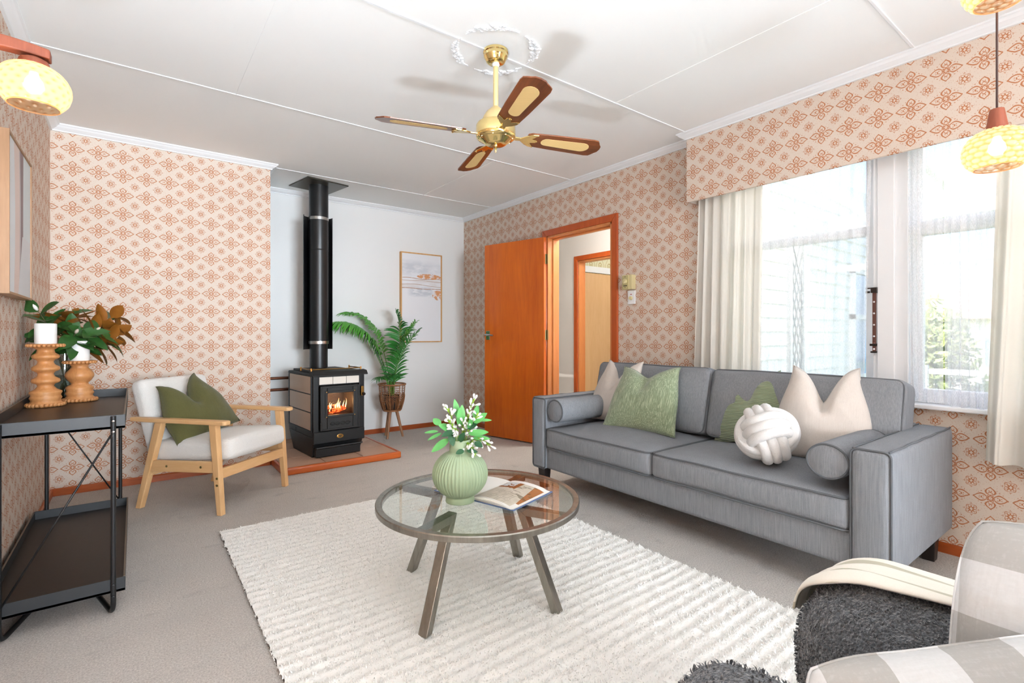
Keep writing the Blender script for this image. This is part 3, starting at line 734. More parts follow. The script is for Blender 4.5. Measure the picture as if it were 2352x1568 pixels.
# ---------------------------------------------------------------- wood burner
SR = math.radians(4)
t = empty('wood_burner', (1.355, 4.16, .05), SR, label='black wood burner with cream side tiles and a lit fire', cat='stove')
blk = plain('stove_black', (20, 20, 21), .38, 0, .15, 250, .0006); cast = plain('stove_cast_iron', (26, 25, 24), .55, 0, .3, 180, .001)
gold = plain('old_brass', (176, 132, 70), .3, .9); ctile = plain('cream_tile', (214, 186, 160), .3, var=.08); wtile = plain('white_tile', (232, 224, 214), .25)
def P(name, mat, par=t, fn=None, bev=.004, smooth=False):
    mb = MB(); fn(mb); return mb.build(name, mat, par, world=False, bevel=bev, smooth=smooth)
W2, DP = .215, .60       # half width, depth
P('plinth', blk, fn=lambda b: b.hull8([(-W2+.0, .03, 0), (W2-.03, .03, 0), (W2-.03, .48, 0), (-W2+.0, .48, 0)], [(-W2, .0, .16), (W2, .0, .16), (W2, DP, .16), (-W2, DP, .16)]))
P('ash_drawer', blk, fn=lambda b: (b.box((-W2+.012, -.028, .004), (W2-.045, .03, .075))), bev=.006)
P('drawer_lip', cast, fn=lambda b: b.prism([(-.030, .070), (-.060, .082), (-.058, .092), (-.026, .086)], -W2+.006, W2-.04, 'x'), bev=.001)
P('lower_panel', blk, fn=lambda b: b.box((-W2, -.012, .105), (W2, .02, .205)), bev=.008)
# badge
bd = P('badge', gold, fn=lambda b: b.lathe([(.028, 0), (.028, .004), (.023, .005), (.0, .005)], n=28, M=Matrix.Translation((.0, -.012, .155)) @ Matrix.Rotation(PI/2, 4, 'X') @ Matrix.Diagonal((1, .62, 1, 1))), bev=0)
P('badge_print', blk, bd, fn=lambda b: (b.box((-.014, -.0182, .158), (.014, -.0168, .163)), b.box((-.010, -.0182, .150), (.010, -.0168, .155)), b.box((-.0065, -.0182, .145), (.0065, -.0168, .148))), bev=0)
P('body_back', blk, fn=lambda b: (b.box((-W2+.0, .42, .16), (W2, DP, .655)), b.box((-W2+.02, .02, .60), (W2-.02, DP, .655)), b.box((-W2+.02, .02, .16), (W2-.02, .42, .215))))
for sx in (-1, 1):
    P('corner_post', blk, fn=lambda b: b.box((sx*W2, -.004, .16), (sx*(W2-.045), .03, .655)), bev=.005)
    P('side_panel', blk, fn=lambda b: b.box((sx*(W2-.002), .03, .16), (sx*(W2-.03), DP, .655)))
    for j in range(3):
        z0 = .215+j*.148
        P('side_tile', ctile, fn=lambda b: b.box((sx*(W2-.004), .045, z0), (sx*(W2+.005), DP-.035, z0+.138)), bev=.002)
    P('side_rim', blk, fn=lambda b: (b.box((sx*(W2-.002), .028, .200), (sx*(W2+.007), DP-.01, .213)), b.box((sx*(W2-.002), DP-.034, .2), (sx*(W2+.007), DP-.005, .66)), b.box((sx*(W2-.002), .026, .2), (sx*(W2+.007), .043, .66))), bev=.001)
# front: tile strip, door frame with opening
P('front_header', blk, fn=lambda b: b.box((-W2+.04, 0, .575), (W2-.04, .03, .655)))
for j in range(3):
    x0 = -W2+.048+j*.112
    P('front_tile', wtile, fn=lambda b: b.box((x0, -.006, .585), (x0+.109, .004, .645)), bev=.002)
def ringbox(b, x0, x1, z0, z1, ix0, ix1, iz0, iz1, y0, y1):
    b.box((x0, y0, z0), (ix0, y1, z1)); b.box((ix1, y0, z0), (x1, y1, z1)); b.box((ix0, y0, z0), (ix1, y1, iz0)); b.box((ix0, y0, iz1), (ix1, y1, z1))
dr = P('fire_door', cast, fn=lambda b: ringbox(b, -W2+.05, W2-.05, .212, .572, -.108, .108, .335, .512, -.022, .002), bev=.006)
P('door_bead', cast, dr, fn=lambda b: ringbox(b, -.128, .128, .315, .532, -.108, .108, .335, .512, -.030, -.020), bev=.004)
P('door_moulding', cast, dr, fn=lambda b: ringbox(b, -W2+.05, W2-.05, .212, .572, -W2+.064, W2-.064, .226, .556, -.028, -.02), bev=.003)
P('door_scroll', cast, dr, fn=lambda b: (b.tube([(x/100-.085, -.023, .262+.012*math.sin(x*.75)) for x in range(0, 18)], .0045, 6), b.tube([(x/100-.085, -.023, .262-.012*math.sin(x*.75)) for x in range(0, 18)], .0035, 6)), bev=0, smooth=True)
for (x, z) in ((-.118, .322), (.118, .322), (-.118, .524), (.118, .524)):
    P('rivet', gold, dr, fn=lambda b: b.lathe([(.005, 0), (.004, .004), (0, .005)], n=10, M=Matrix.Translation((x, -.030, z)) @ Matrix.Rotation(PI/2, 4, 'X')), bev=0)
for z in (.25, .53):
    P('hinge', cast, dr, fn=lambda b: b.tube([(-W2+.054, -.028, z), (-W2+.054, -.028, z+.03)], .009, 10), bev=0)
P('door_handle', gold, dr, fn=lambda b: (b.box((W2-.040, -.034, .475), (W2-.018, -.020, .555))), bev=.003)
P('handle_knob', blk, dr, fn=lambda b: (b.lathe([(.0, -.014), (.010, -.010), (.0135, 0), (.010, .010), (0, .014)], n=14, M=Matrix.Translation((W2-.025, -.052, .49)) @ Matrix.Rotation(PI/2, 4, 'X')), b.tube([(W2-.028, -.03, .50), (W2-.026, -.05, .491)], .005, 8)), bev=0, smooth=True)
P('door_glass', MAT['glass'], dr, fn=lambda b: b.box((-.110, -.012, .332), (.110, -.008, .515)), bev=0)
# top plate and rail
P('top_plate', cast, fn=lambda b: (b.hull8([(-W2-.008, -.010, .652), (W2+.022, -.010, .652), (W2+.022, DP+.01, .652), (-W2-.008, DP+.01, .652)], [(-W2-.004, .0, .672), (W2+.018, .0, .672), (W2+.018, DP, .672), (-W2-.004, DP, .672)]),
                                  b.box((-W2+.03, .1, .67), (W2-.02, DP-.02, .690)), b.prism([(-.022, .652), (-.022, .660), (.0, .688), (.06, .694), (.06, .652)], -W2-.01, W2+.025, 'x')), bev=.004)
def rail(b):
    b.tube([(-W2+.004, .30, .705), (-W2+.004, .055, .705), (W2-.006, .055, .705), (W2-.006, .30, .705)], .0045, 8)
    for (x, y) in ((-W2+.004, .30), (-W2+.004, .055), (W2-.006, .055), (W2-.006, .30)): b.tube([(x, y, .685), (x, y, .716)], .007, 8)
P('gallery_rail', gold, fn=rail, bev=0, smooth='auto')
# firebox interior, logs, embers and flames
soot = plain('sooty_firebrick', (74, 66, 60), .95)
P('firebox', soot, fn=lambda b: (b.box((-.15, .25, .22), (.15, .27, .56)), b.box((-.15, .01, .22), (-.14, .26, .56)), b.box((.14, .01, .22), (.15, .26, .56)), b.box((-.15, .01, .55), (.15, .26, .56)), b.box((-.15, .01, .31), (.15, .26, .325))), bev=0)
mm = M('glowing_log'); gn = mm.noise(26, 3, .6); mm.set(Base_Color=lin((40, 24, 18)), Roughness=.9, Emission_Color=mm.ramp(gn, [(.42, (60, 10, 4)), (.58, (255, 90, 30)), (.72, (255, 170, 90))]), Emission_Strength=1.3); glow = mm.m
for (a, b_, r) in (((-.09, .10, .345), (.06, .13, .350), .022), ((-.04, .07, .352), (.085, .10, .372), .024), ((-.07, .14, .372), (.04, .10, .388), .018)):
    P('log', glow, fn=lambda b: b.tube([a, tuple((Vector(a)+Vector(b_))/2+Vector((0, 0, .004))), b_], [r*.85, r, r*.9], 9), bev=0, smooth='auto')
mm = M('flame'); em = mm.n('ShaderNodeEmission'); x, y, z = mm.xyz(); f = z.step(.35, .47)
mm.L(mm.ramp(f, [(0, (255, 190, 90)), (.4, (255, 226, 160)), (1, (255, 130, 50))]), em.inputs[0]); em.inputs[1].default_value = 1.6; mm.shader(em.outputs[0]); flame = mm.m
rf = random.Random(5)
for (x, y, h, wd) in ((-.050, .07, .055, .009), (-.034, .09, .045, .008), (-.008, .06, .045, .009), (.012, .07, .085, .011), (.026, .06, .058, .010), (.062, .08, .060, .007), (.080, .07, .078, .007), (-.085, .05, .042, .008), (-.060, .06, .040, .007)):
    zb = .375 if x > -.06 else .350; ph = rf.uniform(0, 6)
    pts = [(x+.012*math.sin(ph+2.6*k/7)*k/7, y, zb+h*k/7) for k in range(8)]
    P('flame', flame, fn=lambda b: b.tube(pts, [wd*math.sin(PI*min(1, (.22+.78*k/7)))*(1-.35*k/7)+.0006 for k in range(8)], 8, flat=.5), bev=0, smooth=True)
lf = lamp('fire_light', 'POINT', (1.355, 4.25, .47), 1.6, (1, .5, .2), shadow_soft_size=.03)
# flue
t = empty('stove_flue', (1.342, 4.70, .72), label='black stove flue pipe with silver bands rising to the ceiling', cat='flue')
fx, fy = 1.342, 4.700; fr = .084
mm = M('flue_black'); mm.set(Base_Color=lin((26, 27, 28)), Roughness=.36); fb = mm.m; steel = plain('steel_band', (205, 205, 202), .28, 1)
mb = MB(); mb.lathe([(fr*.93, .725), (fr*.93, .95), (fr, .952), (fr, 1.82), (fr+.001, 1.825), (fr*.985, 2.40)], (fx, fy, 0), 40); mb.lathe([(fr*.98, .715), (fr*.98, .735), (fr*.94, .737)], (fx, fy, 0), 40); mb.build('pipe', fb, t, smooth='auto')
for zz in (.955, 2.075):
    mb = MB(); mb.lathe([(fr+.0005, zz), (fr+.003, zz+.001), (fr+.003, zz+.026), (fr+.0005, zz+.027)], (fx, fy, 0), 40, cap=False); mb.build('band', steel, t, smooth='auto')
mb = MB(); mb.lathe([(fr+.0005, 1.80), (fr+.0022, 1.802), (fr+.0022, 1.806), (fr+.0005, 1.81)], (fx, fy, 0), 40, cap=False); mb.build('joint', fb, t, smooth='auto')
def shield(u, v):
    a = math.radians(-8+196*u); r = .128
    return (fx+r*math.cos(a), fy+.02+r*math.sin(a)*.75, .905+(2.12-.905)*v)
mb = MB(); mb.grid(shield, 24, 1); o = mb.build('heat_shield', blk, t, smooth=True); sm = o.modifiers.new('solid', 'SOLIDIFY'); sm.thickness = .002
mb = MB(); mb.box((-.19, -.19, 0), (.19, .19, .010), Matrix.Translation((fx, fy-.005, HC-.011)) @ Matrix.Rotation(math.radians(10), 4, 'Z')); mb.build('ceiling_plate', plain('bronze_plate', (66, 62, 52), .35, .3), t, bevel=.002)
# wetback pipes to the left of the stove
for i, zz in enumerate((.640, .535)):
    mb = MB(); mb.tube([(.8695, 4.94, zz), (1.155, 4.94, zz)], .013, 12)
    t = mb.build('water_pipe', plain('copper_pipe%d' % i, (104, 62, 42), .35, .7), smooth='auto'); tag(t, ['upper', 'lower'][i]+' copper water pipe between the wallpapered corner and the stove', 'pipe')
# ---------------------------------------------------------------- plant stand (rattan basket on three legs)
pcx, pcy = 2.086, 4.778
ratt = plain('rattan', (160, 106, 66), .55, 0, .2, 200, .001, var=.25); legw = wood('walnut_leg', (134, 92, 62), (166, 120, 84), 'z', 2, .5)
t = empty('plant_basket', (pcx, pcy, 0), label='round rattan basket on three wooden legs holding the palm', cat='plant stand')
def rad(z):   # basket silhouette
    u = (z-.27)/(.535-.27)
    return .088+.038*math.sin(PI*min(1, u*1.25)*.62)+.0*u if u < .62 else .122+.006*(u-.62)/.38
mb = MB(); mb.tube([(pcx+.134*math.cos(a), pcy+.134*math.sin(a), .535) for a in [2*PI*k/36 for k in range(36)]], .0085, 8, closed=True); mb.build('rim', ratt, t, smooth=True)
mb = MB(); mb.lathe([(.0, .266), (.088, .266), (.092, .272), (.092, .282), (.0, .284)], (pcx, pcy, 0), 28); mb.build('base_disc', ratt, t, smooth='auto')
for k in range(8):
    a = 2*PI*k/8+.2
    mb = MB(); mb.tube([(pcx+rad(z)*math.cos(a)*1.02, pcy+rad(z)*math.sin(a)*1.02, z) for z in [.275+.26*i/9 for i in range(10)]], .0045, 6); mb.build('stake', ratt, t, smooth=True)
for k, z in enumerate((.425, .443, .461, .479, .497, .515)):
    mb = MB(); mb.tube([(pcx+rad(z)*math.cos(a), pcy+rad(z)*math.sin(a), z+.002*math.sin(5*a+k)) for a in [2*PI*i/36 for i in range(36)]], .0024, 5, closed=True); mb.build('hoop', ratt, t, smooth=True)
mb = MB()
for k in range(8):           # fan-like arches woven round the bowl
    a0 = 2*PI*k/8+.2+PI/8
    for j in range(5):
        hw = .10+.07*j; hgt = .05+.018*j
        pts = []
        for i in range(11):
            s = -1+2*i/10; a = a0+hw*s*1.25; z = .285+(hgt+.045)*(1-s*s)**.6
            pts.append((pcx+rad(z)*math.cos(a)*1.005, pcy+rad(z)*math.sin(a)*1.005, z))
        mb.tube(pts, .0026, 4)
mb.build('woven_bowl', ratt, t, smooth=True)
for (fx_, fy_) in ((2.008, 4.712), (2.185, 4.738), (2.062, 4.885)):
    d = Vector((fx_-pcx, fy_-pcy, 0)); top = Vector((pcx, pcy, .27))+d*.42
    mb = MB(); mb.tube([(fx_, fy_, 0), tuple(top)], [.0115, .017], 12); mb.build('leg', legw, t, smooth='auto')
# palm
t = empty('potted_palm', (pcx, pcy, .288), label='green artificial palm with arching fronds in the rattan basket', cat='plant')
mb = MB(); mb.lathe([(.060, .287), (.078, .42), (.081, .425), (.076, .427), (.072, .415), (.0, .41)], (pcx, pcy, 0), 24); mb.build('pot', plain('dark_plastic_pot', (38, 30, 26), .6), t, smooth='auto')
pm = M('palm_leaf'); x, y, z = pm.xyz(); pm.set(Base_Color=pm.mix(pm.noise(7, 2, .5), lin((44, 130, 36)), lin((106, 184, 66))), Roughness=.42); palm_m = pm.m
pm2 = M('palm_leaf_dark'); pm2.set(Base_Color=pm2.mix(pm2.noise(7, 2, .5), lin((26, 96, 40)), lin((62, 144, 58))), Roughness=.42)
stem_m = plain('palm_stem', (92, 150, 60), .5)
R_ = Vector((.7978, -.603, 0)); F_ = Vector((.603, .7978, 0))       # across and along the alcove diagonal: frond control points are (across, along, height)
def frond(pts, l0, l1, n, mat, droop, seed, side=(1, 1), w=.011, start=.3):
    r2 = random.Random(seed)
    P0 = [Vector((pcx, pcy, 0))+R_*a+F_*b+Vector((0, 0, c)) for a, b, c in pts]
    path = bez3(*P0, 26)
    mb = MB(); mb.tube(path, [.0042*(1-i/30)+.001 for i in range(len(path))], 6); st_ = mb.build('frond', stem_m, t, smooth=True)
    mb = MB()
    for i in range(n):
        s = start+(1-start)*(i+.5)/n; k = min(len(path)-2, int(s*26)); p = path[k].lerp(path[k+1], s*26-k)
        tg = (path[k+1]-path[k]).normalized(); up = Vector((0, 0, 1)); sd = tg.cross(up)
        sd = sd.normalized() if sd.length > .05 else Vector((R_))
        nn = sd.cross(tg).normalized()
        env = math.sin(PI*min(1, max(0, (s-start)/(1-start)*.88+.12)))**.6
        for sg in (-1, 1):
            if not side[0 if sg < 0 else 1]: continue
            L = (l0+(l1-l0)*env)*r2.uniform(.85, 1.1)
            d0 = (sd*sg*.80+tg*.62+nn*.28+Vector((r2.uniform(-.1, .1), r2.uniform(-.1, .1), r2.uniform(-.08, .08)))).normalized()
            prev = p; row = []
            for q in range(6):
                f = q/5; pt = p+d0*L*f+Vector((0, 0, -droop*L*f*f))
                ww = w*math.sin(PI*(.12+.86*f)**.8)*.5+.0006
                wd = tg*ww
                pt.y = min(pt.y, YW-.02); row.append((pt-wd, pt+nn*ww*.35, pt+wd))
            vs = [(v.x, min(v.y, YW-.025), v.z) for r in row for v in r]; fs = []
            for q in range(5): fs += [(q*3, q*3+1, q*3+4, q*3+3), (q*3+1, q*3+2, q*3+5, q*3+4)]
            mb.add(vs, fs)
    mb.build('leaflets', mat, st_, smooth=True)
pl, pd = pm.m, pm2.m
frond([(-.01, 0, .42), (-.06, -.02, .80), (-.20, -.10, 1.22), (-.53, -.22, 1.15)], .13, .25, 26, pl, .85, 1, start=.36, w=.028)
frond([(-.01, 0, .42), (-.05, .02, .85), (-.18, .05, 1.30), (-.50, .02, 1.255)], .10, .18, 26, pl, .5, 2, start=.34, w=.025)
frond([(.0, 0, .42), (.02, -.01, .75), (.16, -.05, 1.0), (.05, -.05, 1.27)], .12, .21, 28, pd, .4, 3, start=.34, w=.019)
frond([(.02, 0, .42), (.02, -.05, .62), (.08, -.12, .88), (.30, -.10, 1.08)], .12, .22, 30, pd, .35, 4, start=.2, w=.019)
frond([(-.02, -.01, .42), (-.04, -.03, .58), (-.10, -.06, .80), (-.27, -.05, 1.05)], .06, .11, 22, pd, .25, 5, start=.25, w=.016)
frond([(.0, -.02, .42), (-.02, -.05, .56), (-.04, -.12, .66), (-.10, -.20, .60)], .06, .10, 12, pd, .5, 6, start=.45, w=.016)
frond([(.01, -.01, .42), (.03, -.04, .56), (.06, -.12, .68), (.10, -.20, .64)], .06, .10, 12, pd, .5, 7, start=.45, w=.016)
frond([(.01, .02, .42), (.03, .02, .75), (.10, .02, 1.0), (.24, .0, 1.16)], .08, .14, 20, pl, .3, 8, start=.4, w=.018)
for k in range(5):
    a = k*1.25; mb = MB(); mb.tube([(pcx+.018*math.cos(a), pcy+.018*math.sin(a), .41), (pcx+.022*math.cos(a), pcy+.022*math.sin(a), .58), (pcx+.03*math.cos(a), pcy+.03*math.sin(a), .68)], [.008, .006, .003], 6); mb.build('stem', stem_m, t, smooth=True)

# ---------------------------------------------------------------- framed abstract on the alcove wall
ax0, ax1, az0, az1 = 2.290, 2.792, .952, 1.935
t = empty('framed_art', ((ax0+ax1)/2, YW-.02, az0), label='tall framed abstract with orange and grey marks on white', cat='picture')
oak = wood('oak_frame', (196, 140, 78), (222, 172, 108), 'z', 2, .45)
for (a, b) in (((ax0, YW-.040, az0), (ax0+.012, YW-.001, az1)), ((ax1-.012, YW-.040, az0), (ax1, YW-.001, az1)), ((ax0+.012, YW-.040, az0), (ax1-.012, YW-.001, az0+.012)), ((ax0+.012, YW-.040, az1-.012), (ax1-.012, YW-.001, az1))):
    mb = MB(); mb.box(a, b); mb.build('frame', oak, t, bevel=.001)
m = M('abstract_print'); x, y, z = m.xyz(); u = (x+(ax1-ax0)/2)/(ax1-ax0); v = z/(az1-az0)
na = m.noise(5, 4, .6, m.mapped((1, 1, 2.5))); nb = m.noise(22, 4, .65); nc = m.noise(9, 3, .6, m.mapped((1, 1, 4), loc=(3, 1, 2)))
g1 = v.step(.72, .80)*(1.0-v.step(.86, .93))*na.step(.38, .55)*(1.0-u.step(.45, .8)*.5)
g2 = v.step(.50, .54)*(1.0-v.step(.60, .64))*nc.step(.40, .52)*u.step(.15, .3)*(1.0-u.step(.72, .8))
c = m.mix((g1*.75).max(g2*.8), lin((234, 235, 239)), lin((196, 202, 210)))
band = v.gt(.602+0)*v.lt(.715)
c = m.mix(band*(na.step(.45, .6))*.35, c, lin((212, 200, 190)))
wv1 = (u*9.0).sin()*.006
ln = ((v-.715-wv1).abs().lt(.0035)).max((v-.690+wv1*.6).abs().lt(.0022)).max((v-.603-wv1*.5).abs().lt(.004)).max((v-.640-(u*5.0).sin()*.010).abs().lt(.0025))
c = m.mix(ln*nb.step(.3, .45)*.9, c, lin((176, 132, 104)))
or1 = (((u-.68)/.30).pow(2.0)+((v-.742)/.030).pow(2.0)).lt(1.0)*nb.step(.45, .52)
or2 = (((u-.90)/.14).pow(2.0)+((v-.535)/.055).pow(2.0)).lt(1.0)*nb.step(.46, .53)
c = m.mix(or1.max(or2)*.9, c, lin((214, 140, 70)))
m.set(Base_Color=c, Roughness=.6)
mb = MB(); mb.box((ax0+.012, YW-.030, az0+.012), (ax1-.012, YW-.004, az1-.012)); mb.build('canvas', m.m, t)

# ---------------------------------------------------------------- art on the left wall
by0, by1, bz0, bz1 = 2.72, 3.262, 1.205, 1.845
t = empty('wall_canvas', (XL+.02, (by0+by1)/2, bz0), label='deep framed canvas with mauve and white stripes on the left wall', cat='picture')
brz = wood('bronze_frame', (150, 112, 80), (184, 144, 108), 'z', 1, .5, contrast=.4)
for (a, b) in (((XL+.001, by0, bz0), (XL+.046, by0+.010, bz1)), ((XL+.001, by1-.010, bz0), (XL+.046, by1, bz1)), ((XL+.001, by0+.010, bz0), (XL+.046, by1-.010, bz0+.010)), ((XL+.001, by0+.010, bz1-.010), (XL+.046, by1-.010, bz1))):
    mb = MB(); mb.box(a, b); mb.build('frame', brz, t, bevel=.001)
m = M('striped_print'); x, y, z = m.xyz(); u = (y+(by1-by0)/2)/(by1-by0); v = z/(bz1-bz0)
cur = (v*2.4+.4).sin()*.10
c = m.mix((u-.22-cur*.8).gt(0), lin((222, 224, 226)), lin((224, 204, 196)))
c = m.mix((u-.44-cur*.5).gt(0), c, lin((196, 186, 186)))
c = m.mix((u-.48-cur*.55).gt(0), c, lin((150, 130, 132)))
c = m.mix((u-.66+cur*.2).gt(0), c, lin((214, 220, 222)))
c = m.mix(((u-.42-v*.45).gt(0))*(v.lt(.42)), c, lin((216, 216, 218)))
m.set(Base_Color=c, Roughness=.7); m.bump(m.noise(150, 2, .6), .4, .002)
mb = MB(); mb.box((XL+.004, by0+.010, bz0+.010), (XL+.040, by1-.010, bz1-.010)); mb.build('canvas', m.m, t)

# ---------------------------------------------------------------- ceiling medallion and fan
FX, FY = 1.380, 1.955
t = empty('ceiling_medallion', (FX, FY+.005, HC-.001), label='white plaster leaf wreath on the ceiling around the fan canopy', cat='medallion')
pr_ = random.Random(3)
for k in range(4):
    mb = MB(); a0 = .25+k*PI/2
    for i in range(46):
        s = i/45; a = a0+s*1.28; env = math.sin(PI*(.06+.92*s)); r = .192+pr_.uniform(-.020, .020)*env
        q = .004+.009*env*pr_.uniform(.6, 1.2)
        mb.lathe([(q, 0), (q*.8, -q*.45), (0, -q*.7)], (FX+r*math.cos(a), FY+.005+r*math.sin(a), HC), 6)
    mb.tube([(FX+.190*math.cos(a0-.06+1.38*i/20), FY+.005+.190*math.sin(a0-.06+1.38*i/20), HC-.001) for i in range(21)], .004, 5)
    mb.build('leaf_spray', MAT['gloss_white'], t, smooth='auto')
fan = empty('ceiling_fan', (FX, FY, HC), label='brass ceiling fan with four dark wood and cane blades', cat='ceiling fan')
br = MAT['brass']; pale = plain('lacquered_brass', (242, 218, 158), .3, .55)
ZB = 2.000
def FP(name, prof, mat=br, n=40, par=fan):
    mb = MB(); mb.lathe(prof, (FX, FY, 0), n); return mb.build(name, mat, par, smooth='auto')
FP('canopy', [(.060, HC-.001), (.060, HC-.012), (.056, HC-.016), (.057, HC-.030), (.051, HC-.038), (.045, HC-.052), (.037, HC-.058), (.014, HC-.060)][::-1])
FP('ball_joint', [(.0, HC-.080), (.014, HC-.076), (.019, HC-.066), (.016, HC-.056)], plain('white_ball', (236, 234, 228), .4), 20)
mb = MB(); mb.tube([(FX, FY, HC-.07), (FX, FY, 2.10)], .0125, 20); mb.build('down_rod', pale, fan, smooth='auto')
FP('motor_cover', [(.0135, 2.135), (.024, 2.126), (.044, 2.108), (.058, 2.086), (.066, 2.066), (.068, 2.052), (.05, 2.050)][::-1], pale)
FP('motor_housing', [(.060, 2.052), (.088, 2.050), (.094, 2.040), (.095, 1.996), (.092, 1.984), (.088, 1.980), (.074, 1.976)][::-1])
FP('switch_housing', [(.088, 1.981), (.074, 1.976), (.052, 1.956), (.045, 1.952), (.0, 1.951)][::-1])
FP('finial', [(.0, 1.912), (.004, 1.916), (.006, 1.924), (.004, 1.930), (.0085, 1.936), (.006, 1.942), (.009, 1.948), (.009, 1.953)], br, 16)
for k in range(8):
    a = k*PI/4; mb = MB(); mb.lathe([(.004, 0), (.003, -.003), (0, -.004)][::-1], (FX+.080*math.cos(a), FY+.080*math.sin(a), 1.978), 8); mb.build('screw', pale, fan, smooth='auto')
bw = wood('dark_oak_blade', (86, 40, 16), (138, 74, 34), 'x', 1.4, .35, coat=.3, contrast=1.2); bedge = plain('blade_edge', (196, 116, 66), .5)
m = M('cane_inlay'); ck = (m.wave(60, m.mapped(rot=(0, 0, .7)), axis='X')+m.wave(60, m.mapped(rot=(0, 0, .7)), axis='Y')); m.set(Base_Color=m.mix(ck.step(.5, 1.5), lin((206, 168, 104)), lin((238, 208, 148))), Roughness=.6); cane = m.m
def outline():
    p = [(.155, -.040), (.175, -.050), (.30, -.058), (.50, -.066), (.525, -.062), (.535, -.050), (.545, -.034), (.556, -.022), (.560, 0)]
    return p+[(x, -y) for x, y in p[::-1][1:]]
def oval(x0, x1, r0, r1):
    pts = []
    for i in range(13): a = PI/2+PI*i/12; pts.append((x0+r0*math.cos(a)*1.2, r0*math.sin(a)))
    for i in range(13): a = -PI/2+PI*i/12; pts.append((x1+r1*math.cos(a)*1.2, r1*math.sin(a)))
    return pts
bproto = None
for k in range(4):
    a = math.radians(-17.5+90*k)
    e = empty('blade', (0, 0, ZB-HC), a); e.parent = fan; e.rotation_euler = (math.radians(-13), 0, a)
    if bproto is None:
        mb = MB(); mb.prism(outline(), -.003, .003); pan = mb.build('panel', bw, e, world=False, bevel=.001)
        mb = MB(); mb.prism(oval(.265, .455, .026, .034), -.0045, -.0028); inl = mb.build('cane_inlay', cane, e, world=False)
        mb = MB(); mb.prism(oval(.265, .455, .026, .034), .0028, .0045); inl2 = mb.build('cane_inlay', cane, e, world=False)
        mb = MB(); mb.prism([(.085, -.014), (.125, -.010), (.150, -.030), (.178, -.046), (.205, -.050), (.192, -.030), (.180, -.016), (.205, -.010), (.215, 0)]+[(x, -y) for x, y in [(.205, -.010), (.180, -.016), (.192, -.030), (.205, -.050), (.178, -.046), (.150, -.030), (.125, -.010), (.085, -.014)]], -.0085, -.0035)
        for (x, y) in ((.200, -.044), (.200, .044), (.205, 0)): mb.lathe([(.0045, -.0085), (.003, -.011), (0, -.0115)][::-1], (x, y, 0), 8)
        arm = mb.build('blade_iron', br, e, world=False, bevel=.001); bproto = (pan, inl, inl2, arm)
    else:
        for q, nm in zip(bproto, ('panel', 'cane_inlay', 'cane_inlay', 'blade_iron')): child(q, nm, e)

# ---------------------------------------------------------------- amber glass lamps
m = M('amber_glass')
tb = m.n('ShaderNodeBsdfTranslucent'); tb.inputs[0].default_value = lin((255, 196, 120)); tp = m.n('ShaderNodeBsdfTransparent'); tp.inputs[0].default_value = lin((255, 204, 136)); gs = m.n('ShaderNodeBsdfGlossy'); gs.inputs['Roughness'].default_value = .08
at_ = m.n('ShaderNodeAttribute'); at_.attribute_name = 'press'; pf = X(m.nt, at_.outputs['Fac']); m.L(m.mix(pf, lin((255, 222, 184)), lin((238, 176, 120))), tb.inputs[0]); m.L(m.mix(pf, lin((255, 226, 188)), lin((240, 182, 126))), tp.inputs[0])
b = m.n('ShaderNodeMixShader'); b.inputs[0].default_value = .42; m.L(tb.outputs[0], b.inputs[1]); m.L(tp.outputs[0], b.inputs[2])
c2 = m.n('ShaderNodeMixShader'); m.L((schlick(m)*.7).k, c2.inputs[0]); m.L(b.outputs[0], c2.inputs[1]); m.L(gs.outputs[0], c2.inputs[2]); m.shader(c2.outputs[0]); amber = m.m
teak = wood('teak', (116, 56, 36), (150, 80, 54), 'z', 1.5, .5, contrast=.6)
mm = M('bulb_glow'); mm.set(Base_Color=(1, 1, 1, 1), Emission_Color=(1, .90, .72, 1), Emission_Strength=8); bulb_m = mm.m
